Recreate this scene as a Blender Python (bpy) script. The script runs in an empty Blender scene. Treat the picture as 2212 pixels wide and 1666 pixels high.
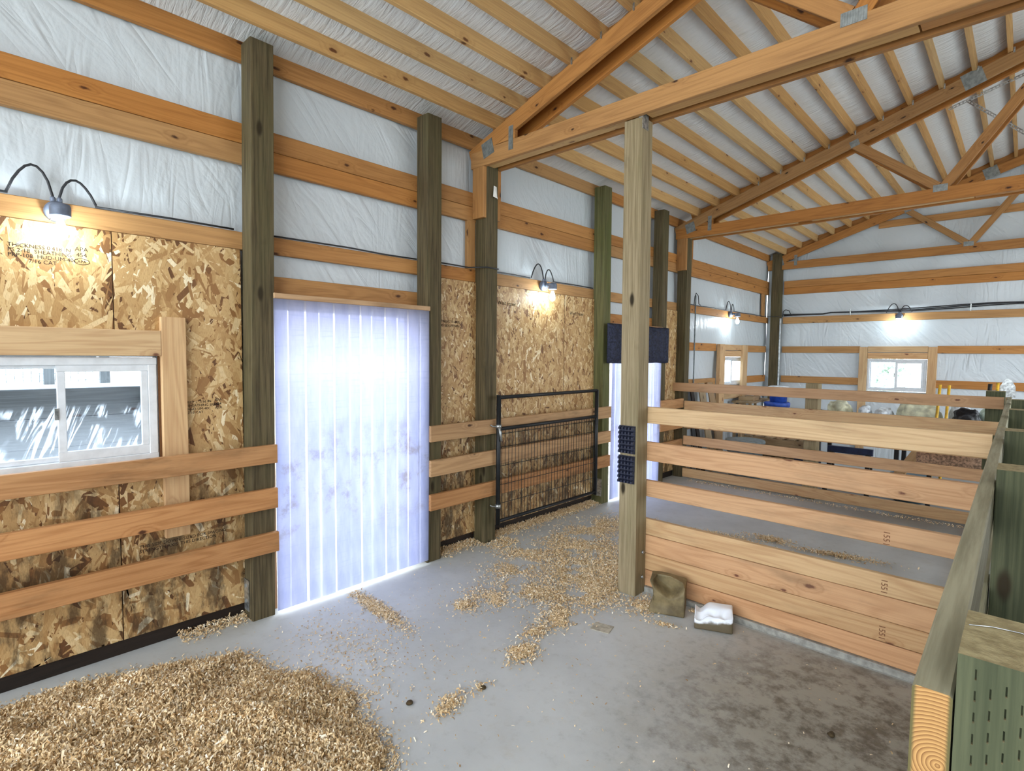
import bpy, bmesh, math, random
import numpy as np
from mathutils import Matrix, Vector, noise
random.seed(7); rng = np.random.default_rng(7)
sc = bpy.context.scene
COL = sc.collection

# ------------------------------------------------------------ camera
CAM = Vector((3.6156, 0.0, 1.7))
yaw, pit, rol = map(math.radians, (43.256, -3.2414, 0.5794))
F = Vector((-math.sin(yaw)*math.cos(pit), math.cos(yaw)*math.cos(pit), math.sin(pit)))
Rt = F.cross(Vector((0, 0, 1))).normalized(); Up = Rt.cross(F)
R2 = Rt*math.cos(rol) + Up*math.sin(rol); U2 = -Rt*math.sin(rol) + Up*math.cos(rol)
cd = bpy.data.cameras.new('camera'); cam = bpy.data.objects.new('camera', cd); COL.objects.link(cam)
cam.matrix_world = Matrix(((R2.x, U2.x, -F.x, CAM.x), (R2.y, U2.y, -F.y, CAM.y), (R2.z, U2.z, -F.z, CAM.z), (0, 0, 0, 1)))
cd.sensor_fit = 'HORIZONTAL'; cd.sensor_width = 36; cd.lens = 1180.7/2212*36; cd.clip_start = 0.02
sc.camera = cam
# ------------------------------------------------------------ world: bright overcast sky
w = bpy.data.worlds.new('world'); sc.world = w; w.use_nodes = True
nt = w.node_tree; bg = nt.nodes['Background']
tc = nt.nodes.new('ShaderNodeTexCoord'); sp = nt.nodes.new('ShaderNodeSeparateXYZ')
rp = nt.nodes.new('ShaderNodeValToRGB')
rp.color_ramp.elements[0].position = 0.0; rp.color_ramp.elements[0].color = (.90, .95, 1, 1)
rp.color_ramp.elements[1].position = 0.6; rp.color_ramp.elements[1].color = (.78, .89, 1, 1)
nt.links.new(tc.outputs['Generated'], sp.inputs[0]); nt.links.new(sp.outputs[2], rp.inputs[0]); nt.links.new(rp.outputs[0], bg.inputs[0])
bg.inputs[1].default_value = 4.6
sc.view_settings.view_transform = 'Standard'; sc.view_settings.look = 'None'
sc.view_settings.gamma = 1; sc.view_settings.use_curve_mapping = False
sc.view_settings.exposure = 0.50
BULB = 115.0      # lamp bulb emission

# ------------------------------------------------------------ material helpers
def s2l(c):
    return tuple((v/255/12.92 if v/255 <= .04045 else ((v/255+.055)/1.055)**2.4) for v in c) + (1,)
class N:
    def __init__(s, name):
        s.m = bpy.data.materials.new(name); s.m.use_nodes = True; s.t = s.m.node_tree
        s.b = s.t.nodes['Principled BSDF']; s.out = s.t.nodes['Material Output']
    def n(s, ty, **k):
        x = s.t.nodes.new(ty)
        for a, v in k.items():
            if a.startswith('i_'):
                key = a[2:]; key = int(key) if key.isdigit() else key.replace('_', ' ')
                s.put(x.inputs[key], v)
            else: setattr(x, a, v)
        return x
    def put(s, inp, v):
        if isinstance(v, bpy.types.NodeSocket): s.t.links.new(v, inp)
        else: inp.default_value = v
    def math(s, op, a, b=0.0, c=0.0, clamp=False):
        x = s.n('ShaderNodeMath', operation=op, use_clamp=clamp); s.put(x.inputs[0], a); s.put(x.inputs[1], b); s.put(x.inputs[2], c); return x.outputs[0]
    def vec(s, op, a, b):
        x = s.n('ShaderNodeVectorMath', operation=op); s.put(x.inputs[0], a); s.put(x.inputs[1], b); return x.outputs[0]
    def mix(s, f, a, b, bt='MIX'):
        x = s.n('ShaderNodeMix', data_type='RGBA', blend_type=bt); s.put(x.inputs[0], f); s.put(x.inputs[6], a); s.put(x.inputs[7], b); return x.outputs[2]
    def ramp(s, f, pts, interp='LINEAR'):
        x = s.n('ShaderNodeValToRGB'); r = x.color_ramp; r.interpolation = interp
        while len(r.elements) < len(pts): r.elements.new(.5)
        for e, (p, c) in zip(r.elements, pts): e.position = p; e.color = c
        s.put(x.inputs[0], f); return x.outputs[0]
    def step(s, f, a, b):
        x = s.n('ShaderNodeMapRange', interpolation_type='SMOOTHSTEP'); s.put(x.inputs[0], f); x.inputs[1].default_value = a; x.inputs[2].default_value = b; return x.outputs[0]
    def obj(s): return s.n('ShaderNodeTexCoord').outputs['Object']
    def pos(s): return s.n('ShaderNodeNewGeometry').outputs['Position']
    def rnd(s): return s.n('ShaderNodeObjectInfo').outputs['Random']
    def xyz(s, v):
        x = s.n('ShaderNodeSeparateXYZ'); s.put(x.inputs[0], v); return x.outputs
    def comb(s, x, y, z=0.0):
        c = s.n('ShaderNodeCombineXYZ'); s.put(c.inputs[0], x); s.put(c.inputs[1], y); s.put(c.inputs[2], z); return c.outputs[0]
    def noise(s, v, scale, detail=3, rough=.55, dist=0, dim='3D'):
        x = s.n('ShaderNodeTexNoise', noise_dimensions=dim); s.put(x.inputs['Vector'], v); x.inputs['Scale'].default_value = scale
        x.inputs['Detail'].default_value = detail; x.inputs['Roughness'].default_value = rough; x.inputs['Distortion'].default_value = dist; return x.outputs['Fac']
    def bump(s, h, strength=.3, dist=.01):
        x = s.n('ShaderNodeBump'); s.put(x.inputs['Height'], h); x.inputs['Strength'].default_value = strength; x.inputs['Distance'].default_value = dist
        s.put(s.b.inputs['Normal'], x.outputs[0])
    def fin(s, color, rough=.6, spec=.4, **k):
        s.put(s.b.inputs['Base Color'], color); s.put(s.b.inputs['Roughness'], rough); s.put(s.b.inputs['Specular IOR Level'], spec)
        for a, v in k.items(): s.put(s.b.inputs[a.replace('_', ' ')], v)
        return s.m

def wood(name, light, dark, knot=(70, 38, 18), rough=.62, kn=.55, var=.25, dirt=0.0, ring=.55, dirtcol=(60, 52, 38)):
    s = N(name); o = s.obj(); r = s.rnd()
    off = s.comb(s.math('MULTIPLY', r, 53.7), s.math('MULTIPLY', r, 17.3), s.math('MULTIPLY', r, 29.1))
    v = s.vec('ADD', o, off); x, y, z = s.xyz(v)[:3]
    # knots (2D over length / face)
    kv = s.comb(s.math('MULTIPLY', x, 2.3), s.math('MULTIPLY', s.math('ADD', y, z), 5.2))
    vo = s.n('ShaderNodeTexVoronoi', voronoi_dimensions='2D', feature='F1'); s.put(vo.inputs['Vector'], kv); vo.inputs['Scale'].default_value = 1.0
    gate = s.math('GREATER_THAN', s.xyz(vo.outputs['Color'])[0], 1-kn)
    d = s.math('ADD', vo.outputs['Distance'], s.math('MULTIPLY', s.math('SUBTRACT', s.noise(v, 34, 3), .5), .09))
    kr = s.math('MULTIPLY', s.xyz(vo.outputs['Color'])[1], .55); d = s.math('ADD', d, s.math('MULTIPLY', kr, .06)); km = s.math('MULTIPLY', gate, s.math('SUBTRACT', 1.0, s.step(d, .035, .085)))
    halo = s.math('MULTIPLY', gate, s.math('SUBTRACT', 1.0, s.step(d, .06, .26)))
    # flat-sawn figure
    g = s.noise(s.vec('MULTIPLY', v, (.55, 7, 7)), 1.0, 2, .5, .5)
    g = s.math('ADD', g, s.math('MULTIPLY', halo, .16))
    rings = s.math('MULTIPLY_ADD', s.math('SINE', s.math('MULTIPLY', g, 62.0)), .5, .5)
    fine = s.noise(s.vec('MULTIPLY', v, (3, 130, 130)), 1.0, 3, .6)
    f = s.math('ADD', s.math('MULTIPLY', s.math('POWER', rings, 2.0), ring*.55), s.math('MULTIPLY', s.step(fine, .35, .75), .35))
    big = s.noise(s.vec('MULTIPLY', v, (.9, 3, 3)), 1.0, 2)
    f = s.math('ADD', f, s.math('MULTIPLY_ADD', big, .7, -.33), clamp=True)
    c = s.mix(f, s2l(light), s2l(dark))
    c = s.mix(s.math('MULTIPLY', halo, .25), c, s2l(dark))
    c = s.mix(km, c, s2l(knot))
    # per-board tone
    hsv = s.n('ShaderNodeHueSaturation'); s.put(hsv.inputs['Color'], c)
    s.put(hsv.inputs['Value'], s.math('MULTIPLY_ADD', r, var, 1-var*.55))
    r2 = s.math('FRACT', s.math('MULTIPLY', r, 91.7))
    s.put(hsv.inputs['Hue'], s.math('MULTIPLY_ADD', r2, .012, .495)); s.put(hsv.inputs['Saturation'], s.math('MULTIPLY_ADD', r2, -.14, 1.02))
    c = hsv.outputs[0]
    if dirt:
        dm = s.math('MULTIPLY', s.step(s.noise(s.vec('MULTIPLY', v, (1.6, 6, 6)), 1.0, 5, .65), .5, .78), dirt)
        c = s.mix(dm, c, s2l(dirtcol))
    s.bump(s.math('ADD', fine, s.math('MULTIPLY', rings, .5)), .18, .004)
    return s.fin(c, rough, .3)

def plain(name, c, rough=.5, metal=0.0, spec=.4, vary=.12, scale=18, bump=0.0):
    s = N(name); n = s.noise(s.obj(), scale, 4)
    col = s.mix(s.step(n, .3, .7), s2l(tuple(v*(1-vary) for v in c)), s2l(tuple(min(255, v*(1+vary)) for v in c)))
    if bump: s.bump(n, bump, .01)
    return s.fin(col, rough, spec, Metallic=metal)

M = {}
M['beam'] = wood('amber_lumber', (176, 122, 60), (126, 78, 32), (56, 30, 14), var=.24, ring=.5)
M['purlin'] = wood('pale_lumber', (204, 162, 102), (160, 116, 64), (104, 62, 30), var=.2, ring=.4)
M['girt'] = wood('girt_lumber', (184, 130, 68), (140, 90, 40), (76, 42, 18), var=.18)
M['board'] = wood('fir_board', (206, 168, 120), (174, 128, 82), (112, 64, 42), var=.16, dirt=.4, ring=.7, dirtcol=(124, 100, 70))
M['pinkboard'] = wood('pink_fir_board', (202, 158, 114), (170, 124, 82), (106, 62, 42), var=.14, dirt=.5, ring=.7, dirtcol=(112, 92, 68))
M['rail'] = wood('weathered_rail', (190, 142, 92), (150, 102, 58), (76, 46, 26), var=.14, dirt=.7, ring=.7, dirtcol=(88, 68, 46))
M['block'] = wood('block_lumber', (186, 128, 62), (138, 84, 34), var=.2)
M['skirt'] = wood('dark_skirt', (44, 32, 24), (24, 18, 14), var=.2, kn=.2)
M['dirtyplank'] = wood('barn_plank', (178, 150, 112), (128, 100, 70), var=.3, dirt=.4)

def treated(name, a, b, g, mossy=.5):
    s = N(name); o = s.obj(); r = s.rnd()
    v = s.vec('ADD', o, s.comb(s.math('MULTIPLY', r, 31.0), s.math('MULTIPLY', r, 7.0), s.math('MULTIPLY', r, 13.0)))
    fine = s.noise(s.vec('MULTIPLY', v, (2.2, 70, 70)), 1.0, 4, .65)
    big = s.noise(s.vec('MULTIPLY', v, (1.1, 6, 6)), 1.0, 4, .6)
    blot = s.noise(s.vec('MULTIPLY', v, (2.5, 5, 5)), 1.0, 3)
    c = s.mix(s.step(fine, .3, .72), s2l(a), s2l(b))
    c = s.mix(s.math('MULTIPLY', s.step(big, .42, .7), mossy), c, s2l(g))
    c = s.mix(s.math('MULTIPLY', s.step(blot, .62, .75), .5), c, s2l((52, 46, 30)))
    kv = s.comb(s.math('MULTIPLY', s.xyz(v)[0], 1.7), s.math('MULTIPLY', s.math('ADD', s.xyz(v)[1], s.xyz(v)[2]), 4.5))
    vo = s.n('ShaderNodeTexVoronoi', voronoi_dimensions='2D'); s.put(vo.inputs['Vector'], kv); vo.inputs['Scale'].default_value = 1
    km = s.math('MULTIPLY', s.math('GREATER_THAN', s.xyz(vo.outputs['Color'])[0], .6), s.math('SUBTRACT', 1.0, s.step(vo.outputs['Distance'], .04, .11)))
    c = s.mix(km, c, s2l((46, 38, 22)))
    eg = s.math('GREATER_THAN', s.math('ABSOLUTE', s.xyz(s.n('ShaderNodeTexCoord').outputs['Normal'])[0]), .8)
    c = s.mix(eg, c, s.mix(s.step(s.noise(o, 60, 3), .3, .7), s2l((168, 154, 116)), s2l((136, 122, 88))))
    s.bump(fine, .35, .006)
    return s.fin(c, .75, .25)
M['post'] = treated('treated_timber', (104, 92, 66), (62, 53, 36), (78, 76, 48), .45)
M['postdark'] = treated('dark_treated_timber', (104, 92, 60), (74, 68, 40), (70, 74, 36), .6)
M['postgreen'] = treated('green_treated_timber', (86, 88, 64), (56, 60, 42), (64, 70, 44), .4)
M['mossy'] = treated('mossy_treated_timber', (110, 106, 70), (74, 72, 44), (84, 92, 48), .6)
M['midpost'] = treated('grey_treated_timber', (160, 144, 114), (124, 110, 82), (122, 114, 80), .4)
M['caprail'] = treated('grey_cap_timber', (166, 161, 136), (136, 131, 106), (134, 132, 102), .4)

def osb():
    s = N('oriented_strand_board'); at = s.n('ShaderNodeAttribute', attribute_name='tone')
    o = s.pos(); x, y, z = s.xyz(o)[:3]
    c = s.ramp(at.outputs['Fac'], [(0, s2l((98, 64, 36))), (.14, s2l((140, 98, 56))), (.35, s2l((176, 138, 88))), (.65, s2l((202, 168, 116))), (.9, s2l((224, 200, 154))), (1, s2l((238, 222, 186)))])
    fine = s.noise(s.comb(s.math('MULTIPLY', y, 260.0), s.math('MULTIPLY', z, 50.0)), 1.0, 3, dim='2D')
    c = s.mix(s.math('MULTIPLY', s.step(fine, .42, .8), .4), c, s2l((140, 98, 54)))
    dn = s.noise(s.comb(s.math('MULTIPLY', y, 9.0), s.math('MULTIPLY', z, 3.0)), 1.0, 5, .7, dim='2D')
    dm = s.math('MULTIPLY', s.step(dn, .42, .64), s.math('SUBTRACT', 1.0, s.step(z, .75, 1.2)))   # manure splashes on the lower metre
    c = s.mix(s.math('MULTIPLY', dm, .78), c, s2l((54, 38, 22)))
    s.bump(fine, .25, .003)
    return s.fin(c, .5, .4)
M['osb'] = osb()

def plastic(name, mode):
    s = N(name); p = s.pos(); x, y, z = s.xyz(p)[:3]
    if mode == 'roof':
        wv = s.comb(s.math('MULTIPLY', x, 5.0), s.math('MULTIPLY', y, 34.0), s.math('MULTIPLY', z, 2.0))
        h = s.math('ADD', s.noise(wv, 1.0, 3, .55, .4), s.math('MULTIPLY', s.noise(p, 2.0, 3), .8))
        big = s.noise(s.comb(s.math('MULTIPLY', x, 3.0), s.math('MULTIPLY', y, .8)), 1.0, 3)
        st, ds = 1.0, .018
    else:
        a = y if mode == 'left' else x
        u1 = s.comb(s.math('ADD', s.math('MULTIPLY', a, 5.0), s.math('MULTIPLY', z, 4.2)), s.math('MULTIPLY', s.math('SUBTRACT', z, a), .9))
        u2 = s.comb(s.math('MULTIPLY', a, 9.0), s.math('MULTIPLY', z, 1.6), 4.0)
        m = s.step(s.noise(p, 1.3, 2), .4, .62)
        n1 = s.math('ABSOLUTE', s.math('SUBTRACT', s.noise(u1, 1.0, 2.5, .5, .9), .5)); n2 = s.math('ABSOLUTE', s.math('SUBTRACT', s.noise(u2, 1.0, 2.5, .5, .7), .5))
        mm = s.n('ShaderNodeMix', data_type='FLOAT'); s.put(mm.inputs[0], m); s.put(mm.inputs[2], n1); s.put(mm.inputs[3], n2)
        h = s.math('ADD', mm.outputs[0], s.math('MULTIPLY', s.noise(p, 22, 3), .12)); big = s.noise(p, .9, 2); st, ds = .5, .05
    s.bump(h, st, ds)
    c = s.mix(big, s2l((226, 228, 229)), s2l((212, 215, 217))) if mode == 'roof' else s.mix(big, s2l((208, 215, 219)), s2l((192, 201, 207)))
    return s.fin(c, .28 if mode == 'roof' else .33, .5)
M['wall_l'] = plastic('white_vapour_barrier', 'left'); M['wall_b'] = plastic('white_vapour_barrier_gable', 'back'); M['roofpl'] = plastic('white_roof_lining', 'roof')

def concrete():
    s = N('barn_concrete'); p = s.pos(); x, y, z = s.xyz(p)[:3]
    n1 = s.noise(p, 1.2, 5, .6); n2 = s.noise(p, 14, 5, .7); n3 = s.noise(p, 4.5, 8, .74, 0)
    c = s.mix(s.step(n1, .3, .7), s2l((196, 197, 194)), s2l((180, 181, 178)))
    c = s.mix(s.math('MULTIPLY', s.step(n2, .5, .8), .3), c, s2l((138, 134, 122)))
    # brown trampled stain beside the divider
    dx = s.math('MULTIPLY', s.math('SUBTRACT', x, 3.15), .95); dy = s.math('MULTIPLY', s.math('SUBTRACT', y, 2.75), .85)
    d = s.math('SQRT', s.math('ADD', s.math('MULTIPLY', dx, dx), s.math('MULTIPLY', dy, dy)))
    e = s.math('SUBTRACT', 1.0, s.step(s.math('ADD', d, s.math('MULTIPLY', s.math('SUBTRACT', n3, .5), 1.2)), .3, 1.25))
    e2 = s.math('MULTIPLY', s.step(s.math('ADD', s.math('MULTIPLY', n3, .6), s.math('MULTIPLY', n2, .4)), .44, .60), e)
    inside = s.math('LESS_THAN', y, 3.46)
    c = s.mix(s.math('MULTIPLY', s.math('MULTIPLY', e, .62), inside), c, s2l((140, 128, 104)))
    c = s.mix(s.math('MULTIPLY', s.math('MULTIPLY', e2, .8), inside), c, s2l((74, 62, 50)))
    # darker floor towards the far right, and dust drift
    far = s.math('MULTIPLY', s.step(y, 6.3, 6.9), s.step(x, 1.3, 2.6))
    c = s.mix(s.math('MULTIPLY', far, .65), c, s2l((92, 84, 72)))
    dust = s.math('MULTIPLY', s.step(n3, .52, .72), .22)
    c = s.mix(dust, c, s2l((172, 158, 128)))
    s.bump(s.math('ADD', n2, s.math('MULTIPLY', n3, .6)), .12, .006)
    return s.fin(c, s.math('MULTIPLY_ADD', n1, .3, .38), .4)
M['floor'] = concrete()
M['sill'] = plain('concrete_sill', (150, 148, 140), .8, scale=25, bump=.3)

def vinyl():
    s = N('clear_vinyl'); r = s.rnd(); p = s.obj(); x, y, z = s.xyz(p)[:3]
    n = s.noise(s.vec('MULTIPLY', p, (3, 3, .8)), 3.0, 4, .6)
    lines = s.noise(s.comb(s.math('MULTIPLY', y, 4.0), s.math('MULTIPLY', z, 60.0)), 1.0, 2, dim='2D')
    pw = s.xyz(s.pos())[2]; py = s.xyz(s.pos())[1]
    grime = s.math('MULTIPLY', s.step(s.noise(s.pos(), 5.5, 6, .72), .5, .68), s.math('MULTIPLY', s.step(pw, .3, .65), s.math('SUBTRACT', 1.0, s.step(pw, 1.0, 1.3))))
    c = s.mix(s.step(n, .3, .7), s2l((204, 207, 226)), s2l((178, 183, 208)))
    c = s.mix(s.math('MULTIPLY', s.step(lines, .55, .8), .35), c, s2l((170, 178, 206)))
    c = s.mix(s.math('MULTIPLY', grime, .6), c, s2l((150, 140, 128)))
    hsv = s.n('ShaderNodeHueSaturation'); s.put(hsv.inputs['Color'], c); s.put(hsv.inputs['Value'], s.math('MULTIPLY_ADD', r, .12, .9))
    tl = s.n('ShaderNodeBsdfTranslucent'); s.put(tl.inputs[0], hsv.outputs[0])
    tr = s.n('ShaderNodeBsdfTransparent'); s.put(tr.inputs[0], s2l((212, 215, 238)))
    df = s.n('ShaderNodeBsdfDiffuse'); s.put(df.inputs[0], hsv.outputs[0])
    gl = s.n('ShaderNodeBsdfGlossy'); gl.inputs['Roughness'].default_value = .28
    def mx(f, a, b):
        q = s.n('ShaderNodeMixShader'); s.put(q.inputs[0], f); s.put(q.inputs[1], a); s.put(q.inputs[2], b); return q.outputs[0]
    sh = mx(.22, mx(.10, tl.outputs[0], df.outputs[0]), tr.outputs[0])
    fr = s.n('ShaderNodeFresnel'); fr.inputs[0].default_value = 1.4
    sh = mx(s.math('MULTIPLY', fr.outputs[0], .6), sh, gl.outputs[0])
    s.t.links.new(sh, s.out.inputs[0]); return s.m
M['vinyl'] = vinyl()

def glass(name, smear=0.0, tint=(240, 246, 250)):
    s = N(name); p = s.pos(); x, y, z = s.xyz(p)[:3]
    tr = s.n('ShaderNodeBsdfTransparent'); s.put(tr.inputs[0], s2l(tint)); gl = s.n('ShaderNodeBsdfGlossy'); gl.inputs['Roughness'].default_value = .03
    fr = s.n('ShaderNodeFresnel'); fr.inputs[0].default_value = 1.35
    ff = s.math('MULTIPLY', fr.outputs[0], s.math('SUBTRACT', 1.0, s.n('ShaderNodeNewGeometry').outputs['Backfacing']))   # outer faces only
    a = s.n('ShaderNodeMixShader'); s.put(a.inputs[0], s.math('MULTIPLY', ff, .5) if name == 'jar_glass' else ff); s.put(a.inputs[1], tr.outputs[0]); s.put(a.inputs[2], gl.outputs[0]); res = a.outputs[0]
    if smear:
        u = s.comb(s.math('MULTIPLY', s.math('SUBTRACT', y, s.math('MULTIPLY', z, .35)), 26.0), s.math('MULTIPLY', z, 3.2))
        n = s.noise(u, 1.0, 4, .55, 1.3); n2 = s.noise(s.comb(s.math('MULTIPLY', y, 6.0), s.math('MULTIPLY', z, 5.0)), 1.0, 2)
        m = s.math('MULTIPLY', s.step(n, .47, .63), s.step(n2, .38, .52))
        m = s.math('MULTIPLY', m, s.math('SUBTRACT', 1.0, s.step(z, 1.36, 1.42)))
        m = s.math('ADD', s.math('MULTIPLY', m, .75), s.math('MULTIPLY', s.math('SUBTRACT', 1.0, s.step(z, 1.15, 1.45)), .12), clamp=True)
        d = s.n('ShaderNodeBsdfTranslucent'); s.put(d.inputs[0], s2l((236, 242, 250)))
        q = s.n('ShaderNodeMixShader'); s.put(q.inputs[0], m); s.put(q.inputs[1], res); s.put(q.inputs[2], d.outputs[0]); res = q.outputs[0]
    s.t.links.new(res, s.out.inputs[0]); return s.m
M['pane'] = glass('window_glass'); M['smeared'] = glass('smeared_window_glass', 1.0); M['jar'] = glass('jar_glass', 0, (250, 253, 255))
s = N('lit_bulb'); em = s.n('ShaderNodeEmission'); em.inputs[0].default_value = (.86, .96, 1, 1); em.inputs[1].default_value = BULB; s.t.links.new(em.outputs[0], s.out.inputs[0]); M['bulb'] = s.m

M['frame'] = plain('white_vinyl_frame', (214, 218, 222), .4, vary=.03)
M['metal'] = plain('galvanised_steel', (168, 172, 172), .38, .85, scale=40, vary=.2)
M['plate'] = plain('toothed_truss_plate', (138, 142, 140), .5, .5, scale=25, vary=.12)
M['fixture'] = plain('grey_lamp_housing', (112, 122, 140), .5, .2)
M['cable'] = plain('black_cable', (44, 46, 50), .45)
M['gate'] = plain('black_gate_paint', (26, 28, 30), .42, .1)
M['rubber'] = plain('black_rubber', (26, 26, 28), .55, scale=60, bump=.2)
M['nub'] = plain('navy_rubber_nubs', (34, 38, 54), .5)
M['navy'] = plain('navy_quilted_fabric', (34, 38, 56), .8, scale=45, vary=.35, bump=.5)
M['paper'] = plain('white_paper', (226, 226, 220), .8, vary=.03)
M['pipe'] = plain('pale_conduit', (196, 204, 208), .4)
M['plate_tan'] = plain('tan_flat_plate', (172, 164, 146), .8, scale=30)
M['ink'] = plain('black_ink', (40, 32, 24), .9, vary=.02)
M['stampink'] = plain('brown_stamp_ink', (120, 78, 52), .9, vary=.02)
M['salt'] = None
s = N('white_salt'); n = s.noise(s.obj(), 9, 4); z = s.xyz(s.obj())[2]
x_ = s.xyz(s.obj())[0]; m_ = s.step(s.math('ADD', s.math('ADD', z, s.math('MULTIPLY', x_, -.20)), s.math('MULTIPLY', s.math('SUBTRACT', n, .5), .06)), .050, .066)
c = s.mix(m_, s2l((96, 84, 62)), s2l((234, 238, 244))); s.bump(n, .3, .01); M['salt'] = s.fin(c, .4, .5, Subsurface_Weight=.0)
s = N('brown_mineral_block'); n = s.noise(s.obj(), 8, 5, .6); s.bump(n, .35, .012)
M['mineral'] = s.fin(s.mix(s.step(n, .3, .7), s2l((138, 122, 88)), s2l((90, 78, 54))), .6, .3)
s = N('wood_shaving'); at = s.n('ShaderNodeAttribute', attribute_name='tone'); c = s.ramp(at.outputs['Fac'], [(0, s2l((164, 126, 80))), (.3, s2l((212, 180, 132))), (.7, s2l((234, 209, 168))), (1, s2l((246, 234, 210)))])
M['shaving'] = s.fin(c, .7, .25)
M['blue'] = plain('blue_plastic', (40, 74, 160), .45); M['navyplastic'] = plain('dark_blue_plastic', (34, 46, 78), .5)
M['teal'] = plain('teal_plastic', (58, 84, 96), .5); M['grey'] = plain('grey_plastic', (126, 136, 138), .55)
M['sack'] = plain('white_woven_sack', (214, 222, 230), .5, scale=14, bump=.6); M['tansack'] = plain('tan_paper_sack', (206, 206, 178), .6, scale=12, bump=.5)
M['blackbag'] = plain('black_plastic_bag', (20, 20, 24), .35, scale=12, bump=.6); M['greensheet'] = plain('translucent_green_sheet', (182, 202, 190), .45, scale=8, bump=.5)
M['yellow'] = plain('yellow_tool_handle', (214, 170, 56), .45); M['foam'] = plain('stone_coloured_roll', (168, 138, 114), .9, scale=50, vary=.25, bump=.5)
M['dirt'] = plain('outdoor_gravel', (214, 211, 202), .95, scale=9, vary=.2, bump=.6)
M['retain'] = wood('retaining_plank', (120, 122, 124), (88, 90, 92), var=.15, dirt=.4); M['leaf'] = plain('pale_leaf', (190, 208, 182), .7, scale=3, vary=.3)
M['dung'] = plain('dark_dropping', (70, 56, 34), .9, bump=.5, scale=60)

# ------------------------------------------------------------ object helpers
WM = {}
def put(name, mesh, M_, parent=None, mat=None):
    o = bpy.data.objects.new(name, mesh); COL.objects.link(o)
    if mat and not mesh.materials: mesh.materials.append(mat)
    if parent is not None:
        o.parent = parent; o.matrix_parent_inverse = WM[parent].inverted()
    o.matrix_basis = M_; WM[o] = M_.copy(); return o
def T(x, y, z): return Matrix.Translation((x, y, z))
def thing(name, label, cat, loc=(0, 0, 0), group=None):
    o = bpy.data.objects.new(name, None); COL.objects.link(o); o.empty_display_size = .05
    o.matrix_basis = T(*loc); WM[o] = T(*loc); return tag(o, label, cat, group)
def tag(o, label, cat, group=None):
    o['label'] = label; o['category'] = cat
    if group: o['group'] = group
    return o
def struct(o): o['kind'] = 'structure'; return o
def me_from(bm, smooth=False):
    m = bpy.data.meshes.new('m'); bmesh.ops.recalc_face_normals(bm, faces=bm.faces[:]); bm.to_mesh(m); bm.free()
    if smooth: m.shade_smooth()
    return m
def board_mesh(L, wid, th, ch=.003):
    a, b = th/2, wid/2; ch = min(ch, a*.4, b*.4)
    prof = [(-a+ch, -b), (a-ch, -b), (a, -b+ch), (a, b-ch), (a-ch, b), (-a+ch, b), (-a, b-ch), (-a, -b+ch)]
    v = [(-L/2, y, z) for y, z in prof] + [(L/2, y, z) for y, z in prof]
    f = [tuple(range(7, -1, -1)), tuple(range(8, 16))] + [(i, (i+1) % 8, (i+1) % 8+8, i+8) for i in range(8)]
    m = bpy.data.meshes.new('m'); m.from_pydata(v, [], f); return m
def frame(p0, p1, up):
    X = (Vector(p1)-Vector(p0)).normalized(); Y = Vector(up).cross(X).normalized(); Z = X.cross(Y)
    c = (Vector(p0)+Vector(p1))/2
    return Matrix(((X.x, Y.x, Z.x, c.x), (X.y, Y.y, Z.y, c.y), (X.z, Y.z, Z.z, c.z), (0, 0, 0, 1)))
def board(name, p0, p1, wid, th, mat, parent=None, up=(0, 0, 1), ch=.003):
    L = (Vector(p1)-Vector(p0)).length
    return put(name, board_mesh(L, wid, th, ch), frame(p0, p1, up), parent, M[mat])
def ybox(name, x0, x1, y0, y1, z0, z1, mat, parent=None):   # long in Y, wide in Z
    return board(name, ((x0+x1)/2, y0, (z0+z1)/2), ((x0+x1)/2, y1, (z0+z1)/2), z1-z0, x1-x0, mat, parent)
def xbox(name, x0, x1, y0, y1, z0, z1, mat, parent=None):
    return board(name, (x0, (y0+y1)/2, (z0+z1)/2), (x1, (y0+y1)/2, (z0+z1)/2), z1-z0, y1-y0, mat, parent)
def zbox(name, x0, x1, y0, y1, z0, z1, mat, parent=None, dx=0, dy=0):  # long in Z ; dx,dy lean of the top
    return board(name, ((x0+x1)/2, (y0+y1)/2, z0), ((x0+x1)/2+dx, (y0+y1)/2+dy, z1), y1-y0, x1-x0, mat, parent, up=(0, 1, 0))
def tube_bm(bm, pts, r, seg=8, closed_ends=True):
    pts = [Vector(p) for p in pts]; rings = []
    for i, p in enumerate(pts):
        d = (pts[min(i+1, len(pts)-1)]-pts[max(i-1, 0)]).normalized()
        a = d.cross(Vector((0, 0, 1)));  a = d.cross(Vector((1, 0, 0))) if a.length < .05 else a
        a.normalize(); b = d.cross(a)
        rr = r[i] if isinstance(r, (list, tuple)) else r
        rings.append([bm.verts.new(p+(a*math.cos(t)+b*math.sin(t))*rr) for t in [2*math.pi*k/seg for k in range(seg)]])
    for q, s_ in zip(rings, rings[1:]):
        for k in range(seg): bm.faces.new((q[k], q[(k+1) % seg], s_[(k+1) % seg], s_[k]))
    if closed_ends: bm.faces.new(rings[0]); bm.faces.new(rings[-1])
def tube(name, pts, r, mat, parent=None, seg=8):
    c = sum((Vector(p) for p in pts), Vector())/len(pts); bm = bmesh.new(); tube_bm(bm, [Vector(p)-c for p in pts], r, seg)
    return put(name, me_from(bm, True), T(*c), parent, M[mat])
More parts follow.
